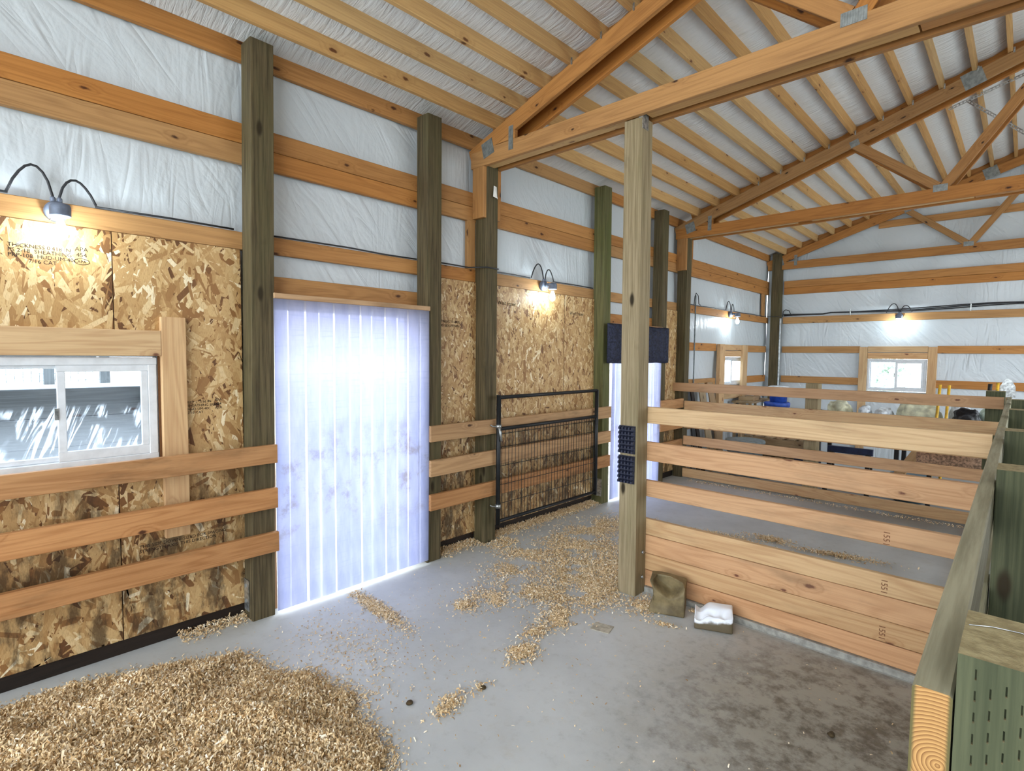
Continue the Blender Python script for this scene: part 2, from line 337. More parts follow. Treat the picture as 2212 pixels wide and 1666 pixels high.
def lathe(name, prof, mat, loc, parent=None, seg=20):
    bm = bmesh.new(); rings = []
    for r, z in prof: rings.append([bm.verts.new((r*math.cos(2*math.pi*k/seg), r*math.sin(2*math.pi*k/seg), z)) for k in range(seg)])
    for q, s_ in zip(rings, rings[1:]):
        for k in range(seg): bm.faces.new((q[k], q[(k+1) % seg], s_[(k+1) % seg], s_[k]))
    bm.faces.new(rings[0]); bm.faces.new(rings[-1])
    return put(name, me_from(bm, True), T(*loc), parent, M[mat])
def prism(name, poly, axis, a, b, mat, parent=None):   # polygon in the two other axes, extruded along axis
    def P(u, v, t): return {'x': (t, u, v), 'y': (u, t, v), 'z': (u, v, t)}[axis]
    pts = [P(u, v, a) for u, v in poly] + [P(u, v, b) for u, v in poly]; c = sum((Vector(p) for p in pts), Vector())/len(pts)
    bm = bmesh.new(); V = [bm.verts.new(Vector(p)-c) for p in pts]; n = len(poly)
    bm.faces.new(V[:n]); bm.faces.new(V[n:])
    for i in range(n): bm.faces.new((V[i], V[(i+1) % n], V[(i+1) % n+n], V[i+n]))
    return put(name, me_from(bm), T(*c), parent, M[mat])
def box_bm(bm, x0, x1, y0, y1, z0, z1):
    v = [bm.verts.new((x, y, z)) for x in (x0, x1) for y in (y0, y1) for z in (z0, z1)]
    for f in ((0, 1, 3, 2), (4, 6, 7, 5), (0, 4, 5, 1), (2, 3, 7, 6), (0, 2, 6, 4), (1, 5, 7, 3)): bm.faces.new([v[i] for i in f])
def grid(name, P, skip, mat, loc=(0, 0, 0), parent=None):   # P: (n,m,3) array
    n, m = P.shape[:2]; P = P-np.array(loc); idx = np.arange(n*m).reshape(n, m)
    f = np.stack([idx[:-1, :-1], idx[1:, :-1], idx[1:, 1:], idx[:-1, 1:]], -1).reshape(-1, 4)
    c = P.reshape(-1, 3)[f].mean(1)+np.array(loc)
    if skip is not None: f = f[~skip(c)]
    me = bpy.data.meshes.new('m'); me.from_pydata(P.reshape(-1, 3).tolist(), [], f.tolist()); me.shade_smooth()
    return put(name, me, T(*loc), parent, M[mat])
def text(name, body, M_, size, mat, parent, align='LEFT'):
    cu = bpy.data.curves.new('t', 'FONT'); cu.body = body; cu.size = size; cu.extrude = .0004; cu.align_x = align; cu.resolution_u = 2
    to = bpy.data.objects.new('t', cu); COL.objects.link(to); dg = bpy.context.evaluated_depsgraph_get()
    me = bpy.data.meshes.new_from_object(to.evaluated_get(dg)); bpy.data.objects.remove(to)
    me.materials.clear(); return put(name, me, M_, parent, M[mat])
def MX(loc): # text lying on a wall facing +X, reading along +Y
    return Matrix(((0, 0, 1, loc[0]), (1, 0, 0, loc[1]), (0, 1, 0, loc[2]), (0, 0, 0, 1)))

Lc = lambda x: 3.36+.335*x       # lower edge of truss top chord
Uc = lambda x: 3.497+.335*x      # underside of purlins
RIDGE = 5.7
def Rf(x):
    x = np.asarray(x, float); return np.where(x < RIDGE, 3.612+.335*x, 3.612+.335*(2*RIDGE-x))

# ============================================================ SETTING
Y0, YB, XR = -3.0, 10.957, 6.9
g = []
fl = bpy.data.meshes.new('m'); fl.from_pydata([(-.16, Y0, 0), (XR, Y0, 0), (XR, YB+.1, 0), (-.16, YB+.1, 0), (-.16, Y0, -.12), (XR, Y0, -.12), (XR, YB+.1, -.12), (-.16, YB+.1, -.12)], [], [(0, 1, 2, 3), (7, 6, 5, 4), (0, 4, 5, 1), (1, 5, 6, 2), (2, 6, 7, 3), (3, 7, 4, 0)])
floor = struct(put('floor', fl, T(0, 0, 0), None, M['floor']))

# left wall sheet with openings
DOORS = [(1.475, 2.71, 0, 2.06), (5.36, 6.51, 0, 2.06)]
WIN_L = [(-.20, .885, 1.06, 1.665), (8.92, 9.99, 1.22, 1.70)]
ys = np.unique(np.concatenate([np.arange(Y0, YB+.06, .045), [d[0] for d in DOORS+WIN_L], [d[1] for d in DOORS+WIN_L]]))
zs = np.unique(np.concatenate([np.arange(0, 3.6, .045), [3.6], [d[2] for d in WIN_L], [d[3] for d in DOORS+WIN_L]]))
Yg, Zg = np.meshgrid(ys, zs, indexing='ij')
bil = .010*np.sin(Yg*2.1+Zg*1.3)*np.sin(Zg*4.1)+.005*np.sin(Yg*9+Zg*6)*np.sin(Zg*2.2-Yg)
P = np.stack([-.055+bil, Yg, Zg], -1)
def skipL(c): return np.any([(c[:, 1] > a) & (c[:, 1] < b) & (c[:, 2] > lo) & (c[:, 2] < hi) for a, b, lo, hi in DOORS+WIN_L], axis=0)
wall_left = struct(grid('wall_left', P, skipL, 'wall_l', (-.055, 3.5, 1.8)))
# outer siding behind the sheet
ys2 = np.unique(np.concatenate([[Y0, YB+.1], [d[0] for d in DOORS+WIN_L], [d[1] for d in DOORS+WIN_L]])); zs2 = np.unique(np.concatenate([[-.1, 0, 3.58], [d[2] for d in WIN_L], [d[3] for d in DOORS+WIN_L]]))
Yg, Zg = np.meshgrid(ys2, zs2, indexing='ij'); M['siding'] = plain('painted_siding', (120, 110, 100), .7)
o = grid('siding', np.stack([Yg*0-.10, Yg, Zg], -1), skipL, 'siding', (-.10, 3.5, 1.8), wall_left)
# gable wall
WIN_B = (1.625, 2.45, 1.15, 1.69)
xs = np.unique(np.concatenate([np.arange(-.055, XR, .045), [WIN_B[0], WIN_B[1]]])); zs = np.unique(np.concatenate([np.arange(0, 5.5, .045), [WIN_B[2], WIN_B[3]]]))
Xg, Zg = np.meshgrid(xs, zs, indexing='ij'); Zg = np.minimum(Zg, Rf(Xg)+.02)
bil = .010*np.sin(Xg*2.3+Zg*1.7)*np.sin(Zg*3.7)+.005*np.sin(Xg*8-Zg*5)
skB = lambda c: ((c[:, 0] > WIN_B[0]) & (c[:, 0] < WIN_B[1]) & (c[:, 2] > WIN_B[2]) & (c[:, 2] < WIN_B[3])) | (c[:, 2] > Rf(c[:, 0])+.016)
wall_back = struct(grid('wall_back', np.stack([Xg, 11.01+bil, Zg], -1), skB, 'wall_b', (3, 11.01, 2)))
# right-hand stall wall of plain plywood
DR = (4.1, 10.3, 3.1)     # unseen opening in the right wall, added to bring daylight to the far half
ysr_ = np.array([Y0, DR[0], DR[1], YB+.05]); zsr_ = np.array([0, DR[2], 5.25]); Yg, Zg = np.meshgrid(ysr_, zsr_, indexing='ij')
wall_right = struct(grid('wall_right', np.stack([Yg*0+XR, Yg, Zg], -1), lambda c: (c[:, 1] > DR[0]) & (c[:, 1] < DR[1]) & (c[:, 2] < DR[2]), 'dirtyplank', (XR, 4, 2.6)))
# roof lining with sag between purlins
PX = [.289+.2575*k for k in range(21)]
xs = np.concatenate([np.arange(-.12, RIDGE, .0322), [RIDGE], np.arange(RIDGE+.2, XR+.15, .3)]); ysr = np.arange(Y0, YB+.12, .12)
Xg, Yg = np.meshgrid(xs, ysr, indexing='ij')
ph = ((Xg-.27)/.2575) % 1.0
sag = .020*np.sin(np.pi*ph)*(1+.18*np.sin(Yg*3.1+Xg*5)*np.sin(Yg*1.3+2*np.floor((Xg-.27)/.2575)))*(Xg > .2)*(Xg < RIDGE-.2)
ceiling = struct(grid('ceiling', np.stack([Xg, Yg, Rf(Xg)-sag], -1), None, 'roofpl', (3, 3.5, 4.4)))
M['tin'] = plain('roof_metal', (120, 120, 124), .5)
prism('roof_sheet', [(-.3, float(Rf(-.3))+.02), (RIDGE, float(Rf(RIDGE))+.03), (XR+.3, float(Rf(XR+.3))+.02), (XR+.3, float(Rf(XR+.3))+.05), (RIDGE, float(Rf(RIDGE))+.06), (-.3, float(Rf(-.3))+.05)], 'y', Y0-.1, YB+.3, 'tin', ceiling)
for (ya, yb) in ((Y0, 3.412), (3.446, 7.257), (7.291, 10.90)):
    for x in PX:
        th = .036
        board('purlin', (x-th/2, ya, Uc(x)+.058), (x-th/2, yb, Uc(x)+.058), .115, th, 'purlin', ceiling)

# girts on the left wall (pieces between the posts)
PY = {'A': 1.335, 'B': 2.71, 'C': 3.349, 'D': 5.205, 'E': 6.51, 'F': 7.194}
bays = [(Y0, 1.345), (1.475, 2.715), (2.85, 3.355), (3.489, 5.21), (5.345, 6.515), (6.65, 7.2), (7.334, 10.85)]
for i, (a, b) in enumerate(bays):
    for z0, z1 in ((2.339, 2.449), (2.869, 2.9915), (2.9945, 3.117), (3.492, 3.612)):
        ybox('girt', -.040, -.0005, a-(.069 if i else 0), b+.069, z0, z1, 'girt', wall_left)
    if i in (1, 4): ybox('girt', -.04, -.0005, a-.06, b+.06, 2.075, 2.195, 'girt', wall_left)
    if i == 6:
        for z0, z1 in ((1.787, 1.905), (1.24, 1.36)):
            ybox('girt', -.04, 0, a, 8.58, z0, z1, 'girt', wall_left); ybox('girt', -.04, 0, 9.80, b, z0, z1, 'girt', wall_left)
        ybox('girt', -.04, 0, a, b, .62, .74, 'girt', wall_left)
zbox('stud', -.04, 0, 3.26, 3.35, 2.449, 2.87, 'girt', wall_left); zbox('stud', -.04, 0, 10.62, 10.72, 2.449, 2.87, 'girt', wall_left)
# OSB lining sheets
def osb_panel(y0, y1, z0=.085, z1=2.336, hole=None):
    bm = bmesh.new(); ym, zm = (y0+y1)/2, (z0+z1)/2
    cells = [(y0, y1, z0, z1)]
    if hole:
        ha, hb, hl, hh = hole; cells = [(y0, y1, z0, hl), (y0, y1, hh, z1)] + ([(y0, ha, hl, hh)] if ha > y0+.01 else []) + ([(hb, y1, hl, hh)] if hb < y1-.01 else [])
    for a, b, lo, hi in cells: box_bm(bm, -.006, .006, a-ym, b-ym, lo-zm, hi-zm)
    o = put('osb_panel', me_from(bm), T(.006, (y0+y1)/2, (z0+z1)/2), wall_left, M['osb'])
    if y1 < -.3: return o
    # pressed strands: thousands of thin overlapping flakes, one joined part on each sheet
    big = 1.25 if y0 < 1.3 else .8
    n = int((y1-y0)*(z1-z0)*2900/big**2); cy, cz = rng.uniform(y0, y1, n), rng.uniform(z0, z1, n)
    L = rng.gamma(4, .020, n)*big+.015; W = np.minimum(rng.gamma(3, .0065, n)*big+.004, L*.6); wide = rng.uniform(0, 1, n) < .06; W[wide] *= 2.0
    if hole:
        k = ~((cy > hole[0]-L*.5) & (cy < hole[1]+L*.5) & (cz > hole[2]-L*.5) & (cz < hole[3]+L*.5)); cy, cz, L = cy[k], cz[k], L[k]; n = len(L)
        W = np.minimum(rng.gamma(3, .0065, n)*big+.004, L*.6)
    an = np.radians(90+rng.normal(0, 30, n)); odd = rng.uniform(0, 1, n) < .12; an[odd] = rng.uniform(0, np.pi, odd.sum())
    V = np.zeros((n, 6, 3)); U = [(-.5, -.5), (.42, -.5), (.5, .1), (.46, .5), (-.38, .5), (-.5, -.1)]
    tx, tz = rng.normal(0, .004, n), rng.normal(0, .004, n); hx = .0002+rng.uniform(0, .0011, n)
    for k, (u, v) in enumerate(U):
        uu = u*L*(1+rng.uniform(-.22, .1, n)); vv = v*W*(1+rng.uniform(-.3, .15, n))
        V[:, k, 1] = np.clip(cy+uu*np.cos(an)-vv*np.sin(an), y0+.001, y1-.001); V[:, k, 2] = np.clip(cz+uu*np.sin(an)+vv*np.cos(an), z0+.001, z1-.001)
        V[:, k, 0] = .012+hx+np.clip(uu*tx+vv*tz*3, -.0002, .0004)
    c = np.array((.012, (y0+y1)/2, (z0+z1)/2)); m = bpy.data.meshes.new('m'); m.vertices.add(n*6); m.vertices.foreach_set('co', (V-c).astype(np.float32).ravel())
    m.loops.add(n*6); m.loops.foreach_set('vertex_index', np.arange(n*6, dtype=np.int32)); m.polygons.add(n); m.polygons.foreach_set('loop_start', (np.arange(n)*6).astype(np.int32)); m.update(); m.validate()
    t_ = np.clip(rng.normal(.50, .24, n), 0, 1); at = m.attributes.new('tone', 'FLOAT', 'POINT'); at.data.foreach_set('value', np.repeat(t_, 6).astype(np.float32))
    q = put('strands', m, T(*c), o, M['osb']); q['kind'] = 'stuff'
    return o
osb_panel(Y0, -1.76); osb_panel(-1.757, -.54)
osb_panel(-.537, .683, hole=(-.205, .683, 1.053, 1.672)); pA = osb_panel(.686, 1.345, hole=(.686, .884, 1.053, 1.672))
pB = osb_panel(2.84, 3.355); pC = osb_panel(3.485, 4.63); pD = osb_panel(4.633, 5.21); osb_panel(6.64, 7.2)
for a, b in ((Y0, 1.345), (2.845, 3.352), (3.487, 5.21), (6.645, 7.198)): ybox('skirt_board', -.045, -.004, a, b, -.002, .10, 'skirt', wall_left)
# printed marks on the sheets
for i, t_ in enumerate(('THICKNESS 0.418 IN', 'PS 2-18  SHEATHING', 'PRP-108  HUD-UM-40C', '          7/16 CAT')):
    text('print', t_, MX((.0142, .27, 2.200-.024*i)), .027, 'ink', wall_left)
for i, (t_, sz) in enumerate((('APA', .030), ('454', .030), ('APA', .020))):
    text('print', t_, MX((.0142, .555, (2.212, 2.183, 2.152)[i])), sz, 'ink', wall_left, 'CENTER')
bm = bmesh.new(); tube_bm(bm, [(0, .032*math.cos(t), .015*math.sin(t)) for t in [k*math.pi/12 for k in range(25)]], .0012, 4); put('print', me_from(bm), T(.0145, .555, 2.159), wall_left, M['ink'])
for i, t_ in enumerate(('EXP 1  7/16 IN', 'SHEATHING SPAN', 'HUD-UM-40C', '7/16 CAT')): text('print', t_, MX((.0142, 1.03, 1.392-.021*i)), .021, 'ink', wall_left)
for i, t_ in enumerate(('APA', '454', 'APA')): text('print', t_, MX((.0142, 1.20, 1.398-.024*i)), .022, 'ink', wall_left, 'CENTER')
for i, t_ in enumerate(('THIS SIDE DOWN  SIZED FOR SPACING', 'STRENGTH AXIS  THIS DIRECTION')): text('print', t_, MX((.0142, .77, .582-.026*i)), .026, 'ink', wall_left)
text('print', 'West Fraser', MX((.0142, 3.62, 2.165)), .05, 'ink', wall_left); text('print', 'West Fraser', MX((.0142, 4.72, 2.135)), .05, 'ink', wall_left)
for i, t_ in enumerate(('- - STRENGTH AXIS - -', '  THIS SIDE DOWN', '- - - - - - - - - -')): text('print', t_, MX((.0142, 2.90, 1.965-.035*i)), .03, 'ink', wall_left)

# gable-wall girts and window framing
wb = wall_back
for z0, z1 in ((2.327, 2.446), (2.865, 2.988), (2.991, 3.114)): xbox('girt', .25, XR-.1, 10.957, 10.995, z0, z1, 'girt', wb)
xbox('girt', 1.7, XR-.1, 10.957, 10.995, 3.87, 3.98, 'girt', wb)
for z0, z1 in ((1.786, 1.904), (1.235, 1.358), (.62, .74)):
    xbox('girt', .25, 1.505, 10.957, 10.995, z0, z1, 'girt', wb); xbox('girt', 2.57, XR-.1, 10.957, 10.995, z0, z1, 'girt', wb)
zbox('jamb', 1.505, 1.625, 10.945, 10.985, .0, 1.89, 'board', wb); zbox('jamb', 2.452, 2.572, 10.945, 10.985, .0, 1.89, 'board', wb)
for z0, z1 in ((1.69, 1.79), (1.80, 1.90)): xbox('header', 1.63, 2.45, 10.945, 10.985, z0, z1, 'board', wb)

# windows ---------------------------------------------------------
def window(n, axis, a0, a1, z0, z1, face, smear, split=.5, depth=.05, flip=1):
    """white sliding window: outer frame, two sashes with panes, mullion, latch"""
    cx = (a0+a1)/2
    loc = (face, cx, z0) if axis == 'y' else (cx, face, z0)
    W = struct(bpy.data.objects.new('window_%d' % n, None)); COL.objects.link(W); W.empty_display_size = .05; W.matrix_basis = T(*loc); WM[W] = T(*loc)
    inw = -flip
    def bar(nm, u0, u1, v0, v1, d0, d1, mat='frame', par=W):
        if axis == 'y': lo, hi = sorted((face+d0*inw, face+d1*inw)); f = zbox if (v1-v0) > (u1-u0) else ybox; return f(nm, lo, hi, u0, u1, v0, v1, mat, par)
        lo, hi = sorted((face+d0, face+d1)); f = zbox if (v1-v0) > (u1-u0) else xbox; return f(nm, u0, u1, lo, hi, v0, v1, mat, par)
    f = .042 if smear else .035
    bar('frame_bar', a0, a1, z1-f, z1, 0, depth); bar('frame_bar', a0, a1, z0, z0+f, 0, depth)
    bar('frame_bar', a0, a0+f, z0+f, z1-f, 0, depth); bar('frame_bar', a1-f, a1, z0+f, z1-f, 0, depth)
    m = a0+(a1-a0)*split
    def sash(u0, u1, d, s_):
        sb = s_*(1.5 if smear else 1)
        bar('sash_bar', u0, u1, z1-f-s_, z1-f, d, d+.02); bar('sash_bar', u0, u1, z0+f, z0+f+sb, d, d+.02)
        bar('sash_bar', u0, u0+s_, z0+f+sb, z1-f-s_, d, d+.02); bar('sash_bar', u1-s_, u1, z0+f+sb, z1-f-s_, d, d+.02)
        e = .004
        p = [(u0+s_-e, z0+f+sb-e), (u1-s_+e, z0+f+sb-e), (u1-s_+e, z1-f-s_+e), (u0+s_-e, z1-f-s_+e)]
        dd = face+(d+.01)*inw if axis == 'y' else face+d+.01
        prism('pane', p, 'x' if axis == 'y' else 'y', dd-.002, dd+.002, 'smeared' if smear else 'pane', W)
    sash(a0+f, m+.015, .026, .018); sash(m-.015, a1-f, .004, .035)
    bar('latch', m-.03, m-.012, (z0+z1)/2-.03, (z0+z1)/2+.03, -.004, .004, 'metal')
    return W
W1 = window(1, 'y', -.19, .878, 1.078, 1.664, .012, True, .60)
W2 = window(2, 'y', 8.93, 9.98, 1.225, 1.695, -.045, False, .40)
W3 = window(3, 'x', 1.632, 2.445, 1.157, 1.688, 10.965, False, .5, flip=-1)
# lumber trim around the near window
TR = struct(bpy.data.objects.new('trim_1', None)); COL.objects.link(TR); TR.matrix_basis = T(.02, .3, 1); WM[TR] = T(.02, .3, 1)
ybox('header', .012, .05, -.5, .893, 1.672, 1.814, 'board', TR); zbox('jamb', .012, .05, .895, 1.022, .62, 1.893, 'board', TR)
ybox('sill', .0, .06, -.4, .893, 1.038, 1.076, 'board', TR); zbox('jamb', .012, .05, -.33, -.2, .62, 1.67, 'board', TR)
TR2 = struct(bpy.data.objects.new('trim_2', None)); COL.objects.link(TR2); TR2.matrix_basis = T(.02, 9.2, 1); WM[TR2] = T(.02, 9.2, 1)
zbox('jamb', .0, .06, 8.60, 8.80, .0, 1.9, 'board', TR2); zbox('jamb', .0, .05, 9.60, 9.80, .0, 1.9, 'board', TR2)
for z0, z1 in ((1.705, 1.80), (1.81, 1.9)): ybox('header', -.03, .02, 8.81, 9.59, z0, z1, 'board', TR2)
ybox('sill', -.03, .02, 8.81, 9.59, 1.0, 1.2, 'board', TR2)
# door openings: timber jambs and heads
for n, (a, b, z0, z1) in enumerate(DOORS, 1):
    D = struct(bpy.data.objects.new('door_%d' % n, None)); COL.objects.link(D); D.matrix_basis = T(0, (a+b)/2, 0); WM[D] = T(0, (a+b)/2, 0)
    zbox('jamb', -.10, .06, a, a+.05, 0, 2.06, 'pinkboard', D); zbox('jamb', -.10, .06, b-.055, b, 0, 2.06, 'pinkboard', D)
    ybox('head', -.10, .06, a+.05, b-.055, 1.985, 2.06, 'pinkboard', D)

# ============================================================ POSTS
def post(y, label, x0=0.0, top=3.588, mat='post', dy=0, w=.14, dx=0, y1=None):
    t = thing('timber_post', label, 'post', (x0+w/2, y+w/2, 0)); zbox('shaft', x0, x0+w, y, (y1 or y+w), 0, top, mat, t, dx, dy); return t
tA = post(PY['A'], 'tall dark treated post at the left edge of the nearer strip curtain', dy=.04)
tB = post(PY['B'], 'tall weathered post at the right edge of the nearer strip curtain', top=3.57)
tC = post(PY['C'], 'post carrying the nearest truss, with the black gate hinged to it', top=3.45)
tD = post(PY['D'], 'mossy green post at the free end of the black gate', dy=-.045, top=3.575, mat='mossy')
tE = post(PY['E'], 'post behind the tall free-standing one, right of the navy padding', top=3.58)
tF = post(PY['F'], 'post carrying the middle truss, where the far board fence meets the wall', top=3.46)
tG = post(10.82, 'post in the far corner where the two white walls meet', .07, 3.62, w=.16, y1=10.955)
tM = thing('timber_post', 'free-standing square post in mid floor with black bristle pads', 'post', (1.6, 3.42, 0))
zbox('shaft', 1.535, 1.675, 3.349, 3.489, 0, 3.315, 'midpost', tM, -.026, 0)
# steel brackets and bolts
bm = bmesh.new(); box_bm(bm, -.004, .0, -.002, .075, -.09, .05); box_bm(bm, -.03, .004, -.004, 0, -.02, .03); put('bracket', me_from(bm), T(1.652, 3.352, 3.33), tM, M['metal'])
for z in (.30, .12): lathe('bolt', [(.012, 0), (.012, .01), (.007, .014)], 'metal', (1.676, 3.44, z), tM, 8).matrix_basis = T(1.674, 3.44, z) @ Matrix.Rotation(math.pi/2, 4, 'Y')
bm = bmesh.new(); box_bm(bm, .02, .09, -.004, 0, 0, .20); box_bm(bm, .04, .05, -.012, -.004, .05, .07); box_bm(bm, .04, .05, -.012, -.004, .15, .17); put('bracket', me_from(bm), T(0, PY['A']-.001, .05), tA, M['metal'])
bm = bmesh.new(); box_bm(bm, .02, .09, -.004, 0, 0, .20); put('bracket', me_from(bm), T(.05, PY['D']-.006, .09), tD, M['metal'])
bm = bmesh.new(); V = [bm.verts.new(p) for p in ((0, 0, .11), (0, .035, .105), (0, .045, 0), (.012, -.02, .01), (.03, .02, -.004))]
for f in ((0, 1, 2), (0, 2, 4), (0, 4, 3)): bm.faces.new([V[i] for i in f])
tag(put('paper_scrap', me_from(bm), T(.146, 3.43, 3.065), None, M['paper']), 'torn white scrap of paper hanging on the post under the nearest truss', 'paper')

# ============================================================ TRUSSES
def plate_mesh(w, h):
    bm = bmesh.new(); box_bm(bm, -w/2, w/2, -.0015, .0015, -h/2, h/2); n = max(3, int(w/.012))
    for i in range(n):
        x = -w/2+(i+.5)*w/n; box_bm(bm, x-.0025, x+.0025, -.004, -.0015, -h/2+.004, h/2-.004)
    return me_from(bm)
def truss(y, label, double=True):
    t = thing('roof_truss', label, 'truss', (0, y, 3.319)); yc = .038
    plies = [y] + ([y+.178] if double else [])
    xe = RIDGE+.02
    for k, yy in enumerate(plies):
        ym = yy+.019
        board('bottom_chord', (-.02, ym, 3.3875), (XR-.05, ym, 3.3875), .137, .038, 'beam', t)
        c = math.cos(math.atan(.335))
        board('top_chord', (-.03, ym, Lc(-.03)+.0685), (xe, ym, Lc(xe)+.0685), .137*c, .0375, 'beam', t)
        prism('heel_block', [(.02, 3.457), (.30, 3.457), (.30, Lc(.30)-.001), (.02, Lc(.02)+.01)] if not double else [(.02, 3.4565), (.50, 3.4565), (.50, Lc(.50)-.001), (.24, Lc(.24)-.001), (.02, 3.46)], 'y', yy+.001, yy+.037, 'beam', t)
        # webs sit between the plies of the chords
        wa = (2.09, ym, Lc(2.09)+.03); wb_ = (2.86, ym, 3.47)
        board('web', wa, wb_, .088, .036, 'beam', t, up=(1, 0, 1)); board('web', (2.915, ym, 3.462), (3.76, ym, Lc(3.76)+.02), .088, .036, 'beam', t, up=(-1, 0, 1))
        board('web', (3.80, ym, Lc(3.8)), (5.1, ym, 3.47), .088, .036, 'beam', t, up=(1, 0, 1))
        if k == 0 and double:
            zbox('scab', .0, .14, yy, yy+.038, 2.885, 3.317, 'beam', t)
        if k == 1: zbox('scab', .0, .14, yy, yy+.038, 2.885, 3.317, 'beam', t)
    if double:
        xbox('filler', .14, 1.51, y+.05, y+.135, 3.328, 3.45, 'purlin', t); xbox('filler', 1.67, 3.15, y+.05, y+.135, 3.328, 3.45, 'purlin', t); xbox('filler', 3.16, XR-.06, y+.05, y+.135, 3.328, 3.45, 'block', t)
        board('nailer', (.16, y+.118, Uc(.16)+.056), (xe, y+.118, Uc(xe)+.056), .108, .03, 'beam', t)
    yf = y-.0022
    def plate(x, z, w, h, a=0, nm='gusset_plate'):
        put(nm, plate_mesh(w, h), T(x, yf, z) @ Matrix.Rotation(-a, 4, 'Y'), t, M['plate'])
    plate(.19, 3.45, .13, .13, .25); plate(.46, 3.47, .05, .19, 0)
    plate(2.885, 3.452, .12, .07, 0); plate(2.10, Lc(2.10)+.03, .09, .07, .32)
    plate(3.10, Lc(3.10)+.07, .17, .16, .32)
    if double:
        for k, x in enumerate(PX[:14]):
            if k > 2: put('hanger', plate_mesh(.012, .05), T(x+.012, y-.004, Uc(x)+.01), t, M['metal'])
    return t
truss(3.311, 'nearest double truss of amber lumber, resting on the free-standing post')
truss(7.156, 'middle double truss of amber lumber, above the far board fence')
t3 = truss(10.86, 'single truss against the far gable wall', False)
board('nailer', (.25, 10.93, Uc(.25)+.056), (RIDGE, 10.93, Uc(RIDGE)+.056), .105, .04, 'block', t3)
# slotted steel hanger for the far opener
sl = thing('slotted_angle', 'perforated steel strap under the purlins beyond the middle truss', 'strap', (3.0, 7.85, 4.5))
def strap(p0, p1):
    L = (Vector(p1)-Vector(p0)).length; bm = bmesh.new(); n = int(L/.03); th = .0015
    box_bm(bm, -L/2, L/2, -th, th, .006, .016); box_bm(bm, -L/2, L/2, -th, th, -.016, -.006)
    for i in range(n+1):
        x = -L/2+i*L/n; box_bm(bm, x-.006, x+.006, -th, th, -.006, .006)
    put('strap', me_from(bm), frame(p0, p1, (0, -.3, 1)), sl, M['metal'])
strap((2.859, 7.79, Uc(2.859)-.004), (3.62, 7.875, Uc(3.62)-.004)); strap((3.02, 7.812, Uc(3.02)-.012), (3.62, 7.80, 3.90))

# ============================================================ BOARD RAILS ON THE WALL POSTS
ZR = [(.9985, 1.1144), (.7094, .8374), (.4266, .5533)]
def rails(y0, y1, label, zz):
    t = thing('rail_fence', label, 'fence', (.16, (y0+y1)/2, 0))
    for (a, b) in zz: ybox('rail', .141, .178, y0+random.uniform(-.004, .004), y1+random.uniform(-.006, .006), a, b, 'rail', t)
rails(Y0, 1.492, 'three long wall rails below the near window, left of the strip curtain', ZR)
rails(2.722, 5.315, 'three wall rails right of the near strip curtain, passing behind the black gate', [(.991, 1.1205), (.7087, .8413), (.4311, .5609)])
rails(6.50, 7.12, 'short wall rails beyond the far doorway, ending at the far board fence', [(.991, 1.118), (.7087, .8373), (.4311, .5569)])

# ============================================================ BOARD FENCES ACROSS
pf = thing('board_fence', 'near board fence from the free-standing post, four lowest boards closed up', 'fence', (2.5, 3.51, 0))
XE = 3.510
for z0, z1, mt, x0 in ((1.2207, 1.3377, 'board', 1.54), (.9519, 1.0864, 'pinkboard', 1.54), (.6933, .81, 'pinkboard', 1.54), (.4165, .5312, 'board', 1.54), (.281, .4135, 'pinkboard', 1.54), (.1615, .2785, 'board', 1.54), (.042, .1575, 'pinkboard', 1.54)):
    xbox('board', x0, XE+random.uniform(-.003, .003), 3.4905, 3.5275, z0, z1, mt, pf)
for zc in (.735, .47, .215): text('grade_stamp', '1551', Matrix(((0, 1, 0, 3.095), (0, 0, -1, 3.4899), (-1, 0, 0, zc+.04), (0, 0, 0, 1))), .042, 'stampink', pf)
xbox('concrete_sill', 1.68, 3.5, 3.47, 3.55, 0, .04, 'sill', pf)
pf2 = thing('board_fence', 'far board fence running from the truss post to the divider', 'fence', (1.8, 7.16, 0))
for z0, z1, mt in ((1.215, 1.333, 'pinkboard'), (.955, 1.088, 'board'), (.715, .845, 'board'), (.48, .602, 'pinkboard'), (.235, .36, 'pinkboard'), (.03, .15, 'board')):
    xbox('board', .0 if z0 > 1.2 else .19, 3.47, 7.118, 7.154, z0, z1, mt, pf2)
zbox('fence_post', 1.69, 1.83, 7.20, 7.34, 0, 1.39, 'midpost', pf2); zbox('fence_post', 3.33, 3.475, 7.20, 7.34, 0, 1.385, 'postgreen', pf2)

